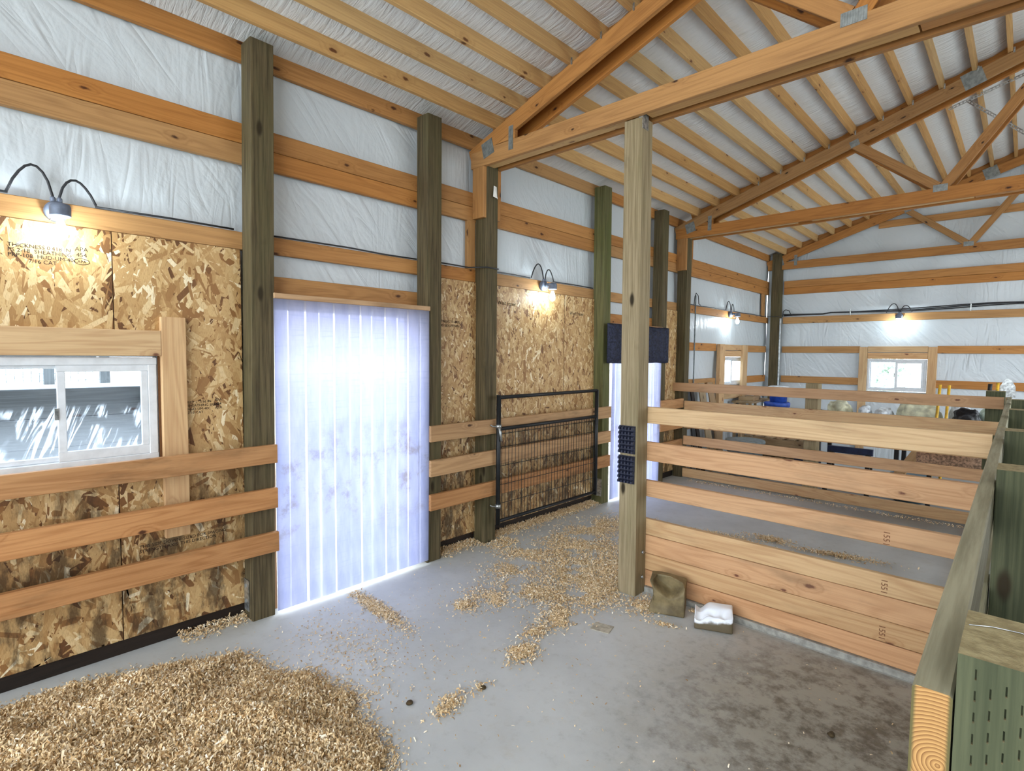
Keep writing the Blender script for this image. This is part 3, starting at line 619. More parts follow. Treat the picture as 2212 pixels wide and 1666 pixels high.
# divider on the right: posts with a cap rail along their left face
dv = thing('stall_divider', 'grey treated divider on the right, its sawn rail end nearest the camera', 'fence', (3.6, 4, 0))
rx = lambda y: 3.5615-.0075*y
def rail_end_mat():
    s = N('sawn_rail_timber'); o = s.obj(); x, y, z = s.xyz(o)[:3]; n = s.noise(s.vec('MULTIPLY', o, (3, 60, 60)), 1.0, 4, .6)
    side = s.mix(s.step(n, .3, .72), s2l((166, 160, 134)), s2l((134, 128, 104)))
    dz = s.math('ADD', z, .018); dy_ = s.math('SUBTRACT', y, -.008)
    d = s.math('SQRT', s.math('ADD', s.math('MULTIPLY', dz, dz), s.math('MULTIPLY', s.math('MULTIPLY', dy_, dy_), 1.1)))
    d = s.math('ADD', d, s.math('MULTIPLY', s.noise(o, 30, 2), .004))
    ring = s.math('POWER', s.math('FRACT', s.math('MULTIPLY', d, 230.0)), 1.6)
    end = s.mix(ring, s2l((182, 140, 86)), s2l((112, 72, 38)))
    end = s.mix(s.step(s.math('ABSOLUTE', y), .0125, .0168), end, s2l((92, 84, 50)))
    f = s.math('GREATER_THAN', s.math('ABSOLUTE', s.xyz(s.n('ShaderNodeTexCoord').outputs['Normal'])[0]), .8)
    s.bump(n, .3, .004); return s.fin(s.mix(f, side, end), .75, .25)
M['sawnrail'] = rail_end_mat()
board('cap_rail', (rx(.745), .745, 1.27), (rx(3.95), 3.95, 1.27), .13, .036, 'sawnrail', dv)
board('cap_rail', (rx(3.955), 3.955, 1.272), (rx(7.16), 7.16, 1.272), .13, .036, 'caprail', dv)
for z in (.98, .70, .42, .16):
    for a, b in ((.80, 3.45), (3.56, 7.1)): board('divider_board', (rx(a), a, z), (rx(b), b, z), .12, .034, 'caprail', dv)
for k, (y, top) in enumerate(((.745, 1.385), (2.085, 1.385), (3.25, 1.385), (4.64, 1.385), (5.98, 1.375))):
    x0 = rx(y)+.020
    if k == 0:
        # near post: incised treatment slots are real recesses on the camera face
        H = 1.385; w_ = .15; nc = 11; cx_ = [.0155+.0122*i for i in range(nc)]; ph_ = .0236; sl_ = .0118; fr_ = (.0, .69, .36, .95); nr = 18
        xb = [0]+[v for c_ in cx_ for v in (c_-.0008, c_+.0008)]+[w_]
        slots = set((i, round(H-.012-ph_*(q+fr_[i % 4])-sl_, 4), round(H-.012-ph_*(q+fr_[i % 4]), 4)) for i in range(nc) for q in range(nr))
        zb = sorted(set([0.0, H]+[v for _, lo, hi in slots for v in (lo, hi)]))
        bm = bmesh.new(); vv = {}
        def V_(x, y_, z):
            key = (round(x, 5), round(y_, 5), round(z, 5))
            if key not in vv: vv[key] = bm.verts.new((x-w_/2, y_-.07, z-H/2))
            return vv[key]
        for a in range(len(xb)-1):
            for b in range(len(zb)-1):
                xm0, xm1, zm0, zm1 = xb[a], xb[a+1], zb[b], zb[b+1]; dep = 0.0
                if a % 2 == 1:
                    for (i, lo, hi) in slots:
                        if i == (a-1)//2 and zm0 >= lo-1e-5 and zm1 <= hi+1e-5: dep = .005
                q = [V_(xm0, dep, zm0), V_(xm1, dep, zm0), V_(xm1, dep, zm1), V_(xm0, dep, zm1)]; bm.faces.new(q)
                if dep:
                    f0 = [V_(xm0, 0, zm0), V_(xm1, 0, zm0), V_(xm1, 0, zm1), V_(xm0, 0, zm1)]
                    for e in ((3, 0), (1, 2)): bm.faces.new((f0[e[0]], f0[e[1]], q[e[1]], q[e[0]]))
                    if not any(i == (a-1)//2 and abs(lo-zm0) > 1e-5 and lo < zm0 < hi for i, lo, hi in slots): bm.faces.new((f0[0], f0[1], q[1], q[0]))
                    if not any(i == (a-1)//2 and lo < zm1 < hi-1e-5 for i, lo, hi in slots): bm.faces.new((f0[2], f0[3], q[3], q[2]))
        c4 = [(0, 0), (w_, 0), (w_, .14), (0, .14)]
        bot = [V_(x, y_, 0) for x, y_ in c4]; tp = [V_(x, y_, H) for x, y_ in c4]
        bm.faces.new((tp[0], tp[1], tp[2], tp[3])); bm.faces.new((bot[1], bot[2], tp[2], tp[1])); bm.faces.new((bot[2], bot[3], tp[3], tp[2])); bm.faces.new((bot[3], bot[0], tp[0], tp[3]))
        m = bpy.data.meshes.new('m'); bm.normal_update(); bm.to_mesh(m); bm.free()
        # shaft axis is local Z here; material wants X along the grain, so turn the mesh
        R_ = Matrix.Rotation(math.pi/2, 4, 'Y'); m.transform(R_)
        put('divider_post', m, T(x0+w_/2, y+.07, H/2) @ R_.inverted(), dv, M['postgreen'])
    else:
        zbox('divider_post', x0, x0+.14, y, y+.14, 0, top, 'postgreen', dv)
# clip and wire lying on the near post
cl = thing('wire_clip', 'small tan clip with a curl of wire on top of the nearest divider post', 'clip', (3.66, .80, 1.385))
bm = bmesh.new(); box_bm(bm, -.018, .022, -.006, .006, 0, .006); box_bm(bm, -.032, -.022, -.005, .006, 0, .005); put('clip_body', me_from(bm), T(3.665, .802, 1.3855) @ Matrix.Rotation(-.5, 4, 'Z'), cl, M['caprail'])
tube('wire', [(3.58, .83, 1.387), (3.60, .842, 1.387), (3.625, .846, 1.387), (3.648, .836, 1.387), (3.66, .82, 1.388)], .0007, 'metal', cl, 5)
# black trough shape standing in for the deep shade behind the divider
ft = thing('shade_block', 'black shape standing in for deep shade between the two nearest divider posts', 'trough', (3.85, 1.5, .0))
prism('shade_block_body', [(.95, .03), (2.05, .03), (2.07, 1.16), (2.0, 1.18), (1.98, .7), (1.02, .7), (1.0, 1.18), (.93, 1.16)], 'x', 3.73, 4.35, 'rubber', ft)
mt = tag(put('shade_mat', board_mesh(9, 1.36, .018), Matrix.Identity(4), None, M['rubber']), 'black sheet added to darken the alley floor right of the divider', 'mat')
mt.matrix_basis = Matrix(((0, 0, 1, 4.43), (1, 0, 0, 2.4), (0, 1, 0, .010), (0, 0, 0, 1)))  # black sheet added so the alley floor reads as deep shade
aw = thing('shade_partition', 'unseen dark plank partition added to shade the alley right of the divider', 'partition', (5.3, 2, 0))  # out of view, added to block light and keep the alley dark
for i in range(9): ybox('plank', 5.28, 5.32, -2.2, 3.7, .02+.25*i, .26+.25*i, 'skirt', aw)

# ============================================================ STRIP CURTAINS
def curtain(y0, y1, n, label, ztop=2.05, off=0):
    t = thing('strip_curtain', label, 'curtain', (.15, (y0+y1)/2, 0)); pitch = (y1-y0)/n; lst = []
    for i in range(n): lst.append((y0+pitch*i+(.006 if i else 0), y0+pitch*(i+1)-(.007 if i < n-1 else 0), .160))     # front row
    cuts = [y0]+[y0+pitch*(i+.42+.2*random.random()) for i in range(n)]+[y1]
    for i in range(n+1): lst.append((cuts[i]+(.003 if i else 0), cuts[i+1]-(.003 if i < n else 0), .152))                # back row hung half a strip over
    for a, b_, xo in lst:
        wd = b_-a; k = 9; zz = np.linspace(.020+.016*random.random(), ztop, 12)
        V = []; Fc = []; ph = random.uniform(0, 6); amp = random.uniform(.002, .005)
        for z in zz:
            for j in range(k):
                u = j/(k-1); V.append((xo+amp*math.cos((u-.5)*2.6)-.003+.002*math.sin(z*1.7+ph)*(1-z/2.1), a+wd*u+.003*math.sin(z*2+ph)*(1-z/2.1), z))
        for q in range(len(zz)-1):
            for j in range(k-1): b = q*k+j; Fc.append((b, b+1, b+k+1, b+k))
        c = Vector((xo, a+wd/2, 1)); m = bpy.data.meshes.new('m'); m.from_pydata([Vector(v)-c for v in V], [], Fc); m.shade_smooth()
        put('strip', m, T(*c), t, M['vinyl'])
    ybox('mounting_strip', .150, .172, y0, y1, ztop-.012, ztop+.022, 'pinkboard', t); return t
curtain(1.487, 2.712, 6, 'nearer clear vinyl strip curtain in the first doorway of the left wall')
curtain(5.35, 6.50, 6, 'farther vinyl strip curtain hanging below the navy padding')
# quilted padding above the far doorway
bm = bmesh.new(); ny, nz = 57, 19; rows = []
for j in range(nz):
    for i in range(ny):
        u, v = i/(ny-1), j/(nz-1); y = 5.19+1.42*u; z = 1.615+.445*v
        puff = abs(math.sin(u*math.pi*9))*.6+abs(math.sin(v*math.pi*3))*.4; e = min(1, min(u, 1-u)*14, min(v, 1-v)*7)
        rows.append(bm.verts.new((.038*puff*e+.012*e+.006*noise.noise((u*9, v*5, 1)), y-5.9, z-1.84+.008*noise.noise((u*6, 3, v)))))
for j in range(nz-1):
    for i in range(ny-1): b = j*ny+i; bm.faces.new((rows[b], rows[b+1], rows[b+ny+1], rows[b+ny]))
o = put('quilted_padding', me_from(bm, True), T(.190, 5.9, 1.84), None, M['navy']); md = o.modifiers.new('s', 'SOLIDIFY'); md.thickness = .015; md.offset = 0
tag(o, 'navy quilted padding nailed across the top of the farther doorway', 'padding')

# ============================================================ BLACK WIRE GATE
gt = thing('wire_gate', 'black tube gate with wire mesh, hinged on the truss post', 'gate', (.21, 4.2, .1)); gx = .215
tube('gate_stile', [(gx, 3.445, .17), (gx, 3.445, 1.34)], .021, 'gate', gt); tube('gate_stile', [(gx, 4.965, .17), (gx, 4.965, 1.325)], .021, 'gate', gt)
for z in (1.318, 1.035, .20): tube('gate_bar', [(gx, 3.445, z), (gx, 4.965, z)], .017, 'gate', gt)
bm = bmesh.new(); n = 34
for i in range(1, n): y = 3.445+1.52*i/n; tube_bm(bm, [(0, y-4.2, .21-.6), (0, y-4.2, 1.03-.6)], .0034, 4)
for z in (.36, .53, .70, .87, .99): tube_bm(bm, [(.003, 3.45-4.2, z-.6), (.003, 4.96-4.2, z-.6)], .0030, 4)
o = put('wire_mesh', me_from(bm), T(gx, 4.2, .6), gt, M['gate']); o['kind'] = 'stuff'
for z in (1.06, .34):
    c = lathe('hinge_clamp', [(.027, -.016), (.027, .016)], 'metal', (gx, 3.445, z), gt, 14); tube('hinge_pin', [(gx, 3.425, z), (.190, 3.40, z), (.186, 3.375, z+.015)], .006, 'metal', c, 6)
tube('latch_chain', [(gx+.024, 3.43, 1.06), (gx+.03, 3.44, .99), (gx+.03, 3.45, .93)], .012, 'metal', gt, 6)

# bristle pads on the free-standing post
for q, (z0, lab) in enumerate(((1.012, 'upper black bristle scratching pad on the free-standing post'), (.800, 'lower black bristle scratching pad on the free-standing post'))):
    t = thing('scratching_pad', lab, 'brush', (1.585, 3.345, z0), 'bristle pads on the free-standing post'); del t['group']
    zbox('backing', 1.522, 1.652, 3.342, 3.3485, z0, z0+.196, 'nub', t)
    bm = bmesh.new(); box_bm(bm, -.0095, .0095, 0, -.004, -.011, .011)
    bm.verts.ensure_lookup_table(); nm = None
    bm.free(); bm = bmesh.new()
    a = [bm.verts.new((x, 0, z)) for x, z in ((-.010, -.012), (.010, -.012), (.010, .012), (-.010, .012))]; b = [bm.verts.new((x*.6, -.024, z*.6-.003)) for x, z in ((-.010, -.012), (.010, -.012), (.010, .012), (-.010, .012))]
    bm.faces.new(b)
    for i in range(4): bm.faces.new((a[i], a[(i+1) % 4], b[(i+1) % 4], b[i]))
    nm = me_from(bm)
    for i in range(5):
        for j in range(6): put('bristle', nm, T(1.535+.026*i, 3.343, z0+.016+.033*j), t, M['nub'])

# ============================================================ JAR LAMPS AND CABLES
def lamp(x, y, axis, label):
    """wall box, cap, glass jar, wire guard, bulb; axis = outward direction"""
    t = thing('jar_lamp', label, 'lamp', (x, y, 2.39)); ox = (1, 0) if axis == 'x' else (0, -1); tx = (0, 1) if axis == 'x' else (1, 0)
    A = lambda d, s_, z: (x+ox[0]*d+tx[0]*s_, y+ox[1]*d+tx[1]*s_, z)
    c = A(.024, 0, 2.395)
    rot = Matrix.Rotation(math.pi/2, 4, 'Y') if axis == 'x' else Matrix.Rotation(math.pi/2, 4, 'X')
    o = lathe('wall_box', [(.046, -.023), (.05, -.018), (.05, .016), (.042, .023)], 'fixture', c, t, 18); o.matrix_basis = T(*c) @ rot
    tube('arm', [A(.045, 0, 2.40), A(.09, 0, 2.402), A(.135, 0, 2.395)], .017, 'fixture', t, 10)
    c = A(.14, 0, 0)
    cap = lathe('cap', [(.02, 2.415), (.038, 2.41), (.043, 2.398), (.043, 2.356), (.040, 2.352)], 'fixture', (c[0], c[1], 0), t, 20)
    lathe('jar', [(.039, 2.356), (.040, 2.30), (.038, 2.24), (.030, 2.212), (.012, 2.203)], 'jar', (c[0], c[1], 0), t, 20)
    lathe('bulb', [(.010, 2.335), (.014, 2.325), (.026, 2.29), (.028, 2.27), (.022, 2.248), (.008, 2.238)], 'bulb', (c[0], c[1], 0), t, 14)
    tube('bail_clip', [A(.14-.045, -.02, 2.40), A(.14-.05, -.03, 2.35), A(.14-.045, -.035, 2.335), A(.14-.04, -.03, 2.34)], .0025, 'metal', t, 5)
    for sgn, hh, ww in ((-1, .15, .17), (1, .11, .15)):
        pts = [A(.03, sgn*.012, 2.44)]
        for k in range(9):
            u = k/8; pts.append(A(.03-.012*u, sgn*(.014+ww*(u**1.15)), 2.45+.02+hh*math.sin(math.pi*min(1, u*1.0))**.8*(1-.12*u)-(.012*u)))
        tube('cable_loop', pts, .0062, 'cable', t, 7)
    lathe('gland', [(.012, 2.435), (.012, 2.46), (.008, 2.465)], 'fixture', A(.03, -.013, 0), t, 8); lathe('gland', [(.012, 2.435), (.012, 2.46), (.008, 2.465)], 'fixture', A(.03, .013, 0), t, 8)
    return t
lamp(0, .458, 'x', 'glowing jar lamp above the near window, over the printed board')
lamp(0, 4.27, 'x', 'glowing jar lamp on the girt above the black gate')
lamp(0, 9.05, 'x', 'glowing jar lamp on the left wall near the far corner')
lamp(2.055, 10.955, 'y', 'glowing jar lamp over the window of the gable wall')
lamp(0, -1.6, 'x', 'added jar lamp on the left wall behind the viewer, out of frame'); lamp(5.2, 10.955, 'y', 'added jar lamp at the right end of the gable wall, out of frame')  # both out of frame, added to raise the light level
def cable(pts, label, r=.006):
    P_ = []
    for a, b in zip(pts, pts[1:]):
        n = max(2, int((Vector(b)-Vector(a)).length/.25))
        for k in range(n):
            p = Vector(a).lerp(Vector(b), k/n); P_.append(p+Vector((0, 0, .004*math.sin(p.y*7+p.x*5))))
    P_.append(Vector(pts[-1])); return tag(tube('cable', P_, r, 'cable', None, 6), label, 'cable')
cable([(.006, .62, 2.457), (.006, 1.31, 2.457)], 'black cable on the girt right of the nearest lamp, up to the first post')
cable([(.006, 1.50, 2.457), (.006, 2.70, 2.457)], 'black cable along the girt above the nearer strip curtain')
cable([(.006, Y0, 2.457), (.006, .28, 2.457)], 'black cable on the girt left of the nearest lamp')
cable([(.006, 2.87, 2.457), (.02, 3.25, 2.46), (.15, 3.345, 2.462), (.152, 3.49, 2.457), (.02, 3.54, 2.457), (.006, 4.08, 2.457)], 'cable bending round the gate post towards the lamp above the gate')
cable([(.006, 4.44, 2.457), (.006, 5.15, 2.457)], 'short black cable right of the lamp above the gate')
cable([(.006, 7.36, 2.457), (.006, 8.87, 2.457)], 'black cable on the girt left of the far corner lamp')
cable([(.006, 9.22, 2.457), (.02, 10.6, 2.457), (.14, 10.79, 2.45), (.24, 10.81, 2.45)], 'black cable from the far corner lamp round the corner post')
bt = thing('cable_bundle', 'bundle of dark cables sagging along the gable girt above its lamp', 'cable', (2, 10.93, 2.46))
for k in range(3):
    pts = []
    for i in range(48):
        x = .27+i*.13; z = 2.465+.012*k+.03*math.exp(-((x-3.4)/.8)**2)+.012*math.sin(x*2+k)+(.02 if x > 1.0 else 0)
        pts.append((x, 10.935-.008*k, z))
    tube('cable_strand', pts, .0095, 'cable', bt, 6)
for x in (1.35, 2.95, 3.9): zbox('cable_clip', x-.008, x+.008, 10.905, 10.95, 2.44, 2.545, 'metal', bt)
tube('cable_strand', [(.26, 10.9, 2.45), (.27, 10.9, 2.55), (.31, 10.9, 2.58), (.37, 10.9, 2.56), (.40, 10.9, 2.49), (.44, 10.92, 2.47)], .008, 'cable', bt, 6)
tag(tube('conduit', [(.25, 10.82, 2.42), (.25, 10.82, .95)], .017, 'pipe', None, 8), 'pale upright conduit beside the far corner post', 'pipe')
tag(tube('conduit', [(.016, 7.76, 2.60), (.016, 7.76, .0)], .010, 'grey', None, 8), 'thin grey upright conduit on the left wall past the far board fence', 'pipe')
tag(tube('conduit_loop', [(.02, 7.70, 2.46), (.02, 7.72, 2.58), (.02, 7.76, 2.63), (.02, 7.83, 2.60), (.02, 7.86, 2.48), (.02, 7.92, 2.465)], .006, 'cable', None, 6), 'small cable loop at the head of the thin grey conduit', 'cable')

# ============================================================ BLOCKS, PLATE, SCRAPS ON THE FLOOR
def lump(name, dims, loc, rot, mat, carve, label, cat, n=28, seed=0):
    """pressed block with slightly rounded edges, then licked hollows carved into it"""
    bm = bmesh.new(); bmesh.ops.create_cube(bm, size=2); bmesh.ops.subdivide_edges(bm, edges=bm.edges[:], cuts=n, use_grid_fill=True)
    for v in bm.verts:
        p = v.co.copy(); q = Vector([math.copysign(min(abs(c), 1), c) for c in p]); e = sorted(abs(c) for c in p); r_ = max(0, e[1]-.90)/.1; q *= 1-.035*r_*max(0, (e[2]-.9)/.1)
        P3 = Vector((q.x*dims[0]/2, q.y*dims[1]/2, q.z*dims[2]/2)); P3 = carve(P3, p)
        P3 += Vector((noise.noise(P3*14+Vector((seed, 0, 0))), noise.noise(P3*14+Vector((0, seed, 5))), noise.noise(P3*14+Vector((3, 0, seed)))))*.003
        v.co = P3
    zmin = min(v.co.z for v in bm.verts)
    for v in bm.verts: v.co.z -= zmin
    m = me_from(bm, True)
    return tag(put(name, m, T(*loc) @ Matrix.Rotation(rot, 4, 'Z'), None, M[mat]), label, cat)
def carve1(P, p):     # deep hollow behind a low front lip, left and right margins left standing
    w_ = (1-p.y)/2
    lip = -.06+.66*abs(p.x-.12)**1.4
    e = min(1, max(0, (p.x+.93)/.14))*min(1, max(0, (.98-p.x)/.16))
    t = min(1, max(0, (p.z-lip)/.20)); t = t*t*(3-2*t)
    P.y += w_*t*e*(.125-.055*max(0, p.x)-.02*max(0, p.z-.3))
    P.y += w_*.020*math.exp(-((p.z+.45)/.4)**2-((p.x+.3)/.6)**2)
    if p.z > .6: P.z -= (.010+.020*max(0, p.x))*(p.z-.6)*2.5
    if p.x < -.9: P.x += .014*math.sin((p.z+.4)*3)
    return P
lump('mineral_lick', (.215, .17, .235), (1.945, 3.325, 0), .38, 'mineral', carve1, 'upright brown mineral lick with a licked-out hollow, against the free-standing post', 'salt lick', seed=2)
def carve2(P, p):
    if p.z > -.3:
        k = (p.z+.3)/1.3
        P.z -= k*(.050*math.exp(-((p.x+.75)/.35)**2)+.030*math.exp(-((p.x-.0)/.33)**2-((p.y+.5)/.6)**2)+.024*math.exp(-((p.x-.55)/.2)**2-((p.y+.6)/.5)**2)+.030*max(0, -p.y)*max(0, p.z))
        P.y += k*.035*max(0, -p.y)*math.exp(-((p.x+.25)/.5)**2)
    return P
lump('salt_lick', (.225, .15, .125), (2.25, 3.325, 0), .40, 'salt', carve2, 'white salt lick worn into hollows on the floor beside the brown block', 'salt lick', seed=5)
bm = bmesh.new(); box_bm(bm, -.06, .06, -.05, .05, 0, .004); bmesh.ops.bevel(bm, geom=bm.edges[:], offset=.0012, segments=1)
tag(put('floor_plate', me_from(bm), T(1.76, 2.815, .0005) @ Matrix.Rotation(.25, 4, 'Z'), None, M['plate_tan']), 'small flat square plate on the concrete left of the brown mineral lick', 'plate')
for k, (x, y, s_, lab) in enumerate(((1.675, 1.87, .014, 'dark dropping on the concrete beyond the small heap of shavings'), (1.51, 1.535, .017, 'brown crumb of dung near the tip of the big shavings pile'), (3.05, 2.72, .016, 'dark clump on the stained floor at the foot of the divider'))):
    bm = bmesh.new(); bmesh.ops.create_icosphere(bm, subdivisions=3, radius=s_)
    for v in bm.verts: v.co *= 1+.35*noise.noise(v.co*60+Vector((k, 0, 0))); v.co.z *= .6
    tag(put('dropping', me_from(bm, True), T(x, y, s_*.5), None, M['dung']), lab, 'dropping')

# ============================================================ WOOD SHAVINGS
def inpoly(poly, X, Y):
    ins = np.zeros(X.shape, bool); n = len(poly); dist = np.full(X.shape, 9.0)
    for i in range(n):
        x1, y1 = poly[i]; x2, y2 = poly[(i+1) % n]
        c = ((y1 > Y) != (y2 > Y)) & (X < (x2-x1)*(Y-y1)/((y2-y1) if y2 != y1 else 1e-9)+x1); ins ^= c
        dx, dy = x2-x1, y2-y1; t = np.clip(((X-x1)*dx+(Y-y1)*dy)/(dx*dx+dy*dy), 0, 1); dist = np.minimum(dist, np.hypot(X-x1-t*dx, Y-y1-t*dy))
    return ins, dist
PILE = [(.20, -.35), (.20, .1), (.19, .42), (.29, .68), (.38, .92), (.50, 1.13), (.66, 1.16), (.86, 1.20), (.93, 1.31), (1.10, 1.33), (1.28, 1.38), (1.42, 1.28), (1.58, 1.30), (1.72, 1.26), (1.84, 1.16), (1.95, .95), (1.8, .3), (1.3, -.2), (.7, -.4)]
def vnoise(X, Y, sc_, seed):
    h = 0
    for k, (fx, fy, a) in enumerate(((1, .7, 1), (-.6, 1.3, .8), (2.1, 1.7, .5), (-1.9, 2.6, .4), (3.7, -2.9, .3))): h = h+a*np.sin(X*sc_*fx+Y*sc_*fy+seed*(k+1)*1.7)
    return h/3.0
def pile_h(X, Y):
    ins, d = inpoly(PILE, X, Y); d = np.where(ins, d+.03*vnoise(X, Y, 14, 1), 0); d = np.clip(d, 0, None)
    return np.where(ins, (.105*(1-np.exp(-d/.26))+.044*vnoise(X, Y, 8, 3)*np.clip(d/.2, 0, 1)+.018*vnoise(X, Y, 19, 5)*np.clip(d/.12, 0, 1)+.010*vnoise(X, Y, 43, 9)*np.clip(d/.1, 0, 1)), -.01)
def shavings(name, X, Y, Z, slope, label, size=1.0, parent=None):
    n = len(X); a = rng.uniform(0, 2*np.pi, n); L = rng.uniform(.010, .026, n)*size; W = rng.uniform(.0035, .0085, n)*size; curl = rng.uniform(.4, 2.6, n); tilt = rng.normal(0, slope, n); roll_ = rng.normal(0, slope*1.2, n)
    V = np.zeros((n, 4, 2, 3)); arc = np.linspace(-.5, .5, 4)
    for j, t in enumerate(arc):
        th = t*curl; R = L/curl; lx = R*np.sin(th); lz = -R*np.cos(th)+R*np.cos(curl*.5)*.0+R
        lz = R*(1-np.cos(th)); lz = (R*(1-np.cos(.5*curl)))-lz
        for k, sg in enumerate((-.5, .5)):
            ly = sg*W*(1-.3*abs(t)); x1 = lx*np.cos(tilt)-lz*np.sin(tilt); z1 = lx*np.sin(tilt)+lz*np.cos(tilt); y1 = ly*np.cos(roll_)-z1*np.sin(roll_)*.4; z2 = z1+ly*np.sin(roll_)
            V[:, j, k, 0] = X+x1*np.cos(a)-y1*np.sin(a); V[:, j, k, 1] = Y+x1*np.sin(a)+y1*np.cos(a); V[:, j, k, 2] = Z+z2
    V = V.reshape(n, 8, 3); zmin = V[:, :, 2].min(1); lift = np.where(zmin < Z, Z-zmin, 0); V[:, :, 2] += lift[:, None]+.0008
    base = (np.arange(n)*8)[:, None, None]; q = np.array([[0, 1, 3, 2], [2, 3, 5, 4], [4, 5, 7, 6]])[None]
    Fc = (base+q).reshape(-1, 4); me = bpy.data.meshes.new('m'); me.vertices.add(n*8); me.vertices.foreach_set('co', V.astype(np.float32).ravel())
    me.loops.add(len(Fc)*4); me.loops.foreach_set('vertex_index', Fc.ravel().astype(np.int32)); me.polygons.add(len(Fc)); me.polygons.foreach_set('loop_start', (np.arange(len(Fc))*4).astype(np.int32)); me.update(); me.validate()
    at = me.attributes.new('tone', 'FLOAT', 'POINT'); at.data.foreach_set('value', np.repeat(np.clip(rng.normal(.55, .27, n), 0, 1), 8).astype(np.float32)); me.shade_smooth()
    o = put(name, me, T(0, 0, 0), parent, M['shaving']); o['kind'] = 'stuff'
    if label: tag(o, label, 'shavings')
    return o
# heap body
gx_, gy_ = np.meshgrid(np.arange(.14, 2.02, .02), np.arange(-.45, 1.46, .02), indexing='ij')
hp = grid('heap', np.stack([gx_, gy_, pile_h(gx_, gy_)-.006], -1), lambda c: c[:, 2] < -.012, 'shaving', (1, .5, 0))
at = hp.data.attributes.new('tone', 'FLOAT', 'POINT'); at.data.foreach_set('value', np.full(len(hp.data.vertices), .3, np.float32))
tag(hp, 'big heap of fresh wood shavings in the near left corner', 'shavings'); hp.name = 'shavings_heap'; hp['kind'] = 'stuff'
N_ = 125000; X = rng.uniform(.15, 2.0, N_); Y = rng.uniform(-.3, 1.45, N_); ins, d = inpoly(PILE, X, Y); keep = ins & (rng.uniform(0, 1, N_) < np.clip((d+.02)/.06, .25, 1)); X, Y = X[keep], Y[keep]
shavings('loose_shavings', X, Y, np.maximum(pile_h(X, Y), 0)+rng.uniform(-.004, .018, len(X)), .95, None, 1.05, hp)
t_ = rng.uniform(0, len(PILE), 5200); i_ = t_.astype(int); f_ = t_-i_; A_ = np.array(PILE); E_ = A_[i_]*(1-f_)[:, None]+A_[(i_+1) % len(PILE)]*f_[:, None]+rng.normal(0, .045, (5200, 2)); E_ = E_[E_[:, 0] > .06]
shavings('loose_edge_shavings', E_[:, 0], E_[:, 1], np.maximum(pile_h(E_[:, 0], E_[:, 1]), 0), .4, None, .9, hp)
def ell(n, cx, cy, rx_, ry_, a=0, soft=.45):
    r = np.abs(rng.normal(0, soft, n)); t = rng.uniform(0, 2*np.pi, n); u, v = r*np.cos(t)*rx_*1.6, r*np.sin(t)*ry_*1.6
    return np.stack([cx+u*math.cos(a)-v*math.sin(a), cy+u*math.sin(a)+v*math.cos(a)], -1)
tr = np.concatenate([ell(3000, 1.30, 3.75, .16, .30), ell(2600, .95, 4.75, .25, .25), ell(5000, 1.36, 3.30, .20, .25), ell(1800, .75, 3.1, .2, .2), ell(6000, .60, 4.45, .22, .45), ell(10000, .82, 3.85, .36, .40, -.3), ell(2600, .58, 3.42, .22, .18), ell(9000, 1.15, 3.45, .28, .30), ell(4000, 1.42, 3.15, .16, .22), ell(4200, 1.12, 2.92, .30, .14, .2), ell(1500, 1.02, 2.62, .22, .10), ell(3000, 1.50, 2.75, .10, .10), ell(1700, 1.58, 2.26, .08, .10), ell(500, 1.5, 2.5, .08, .12), ell(900, .9, 2.42, .14, .09), ell(900, 1.22, 4.1, .25, .3)])
cl_ = vnoise(tr[:, 0], tr[:, 1], 11, 2)+rng.normal(0, .25, len(tr)) > -.18
tr = tr[cl_]; ok = (tr[:, 0] > .05) & (np.hypot(tr[:, 0]-1.605, tr[:, 1]-3.42) > .10) & (tr[:, 1] < 5.2); tr = tr[ok]
dens = np.clip(vnoise(tr[:, 0], tr[:, 1], 11, 2), 0, 1)
shavings('shavings_trail', tr[:, 0], tr[:, 1], rng.uniform(0, 1, len(tr))*.014*dens, .35, 'trail of shavings strewn from the gate to mid floor past the post')
p = ell(3600, .52, 1.985, .30, .052, -.06, .42); p = p[(p[:, 0] > .19) & (np.abs(p[:, 1]-1.985) < .10)]
shavings('shavings_patch', p[:, 0], p[:, 1], rng.uniform(0, .004, len(p)), .25, 'oblong dusty patch of shavings in front of the nearer strip curtain', .85)
p = np.concatenate([ell(420, 1.655, 1.66, .05, .10, .2), ell(60, 1.66, 1.86, .04, .05)]); shavings('shavings_patch', p[:, 0], p[:, 1], rng.uniform(0, .008, len(p)), .4, 'small solitary heap of shavings on bare concrete, mid foreground')
p = ell(900, 1.80, 3.27, .13, .12); p = p[(p[:, 1] < 3.46) & ((p[:, 0] > 1.69) | (p[:, 1] < 3.34))]; p = np.concatenate([p, ell(120, 2.02, 3.12, .1, .03, .3), np.stack([rng.uniform(2.05, 2.2, 120), rng.uniform(3.40, 3.46, 120)], -1)])
shavings('shavings_patch', p[:, 0], p[:, 1], rng.uniform(0, .006, len(p)), .4, 'shavings gathered round the brown mineral lick')
p = np.concatenate([ell(1500, 1.45, 5.05, .35, .07, .2), ell(900, 1.95, 5.3, .15, .07, .1)]); shavings('shavings_patch', p[:, 0], p[:, 1], rng.uniform(0, .01, len(p)), .4, 'drift of shavings behind the near board fence, by its left end', 1.1)
p = ell(1300, 2.50, 5.28, .28, .06, .2); shavings('shavings_patch', p[:, 0], p[:, 1], rng.uniform(0, .01, len(p)), .4, 'drift of shavings behind the near board fence, by the middle', 1.1)
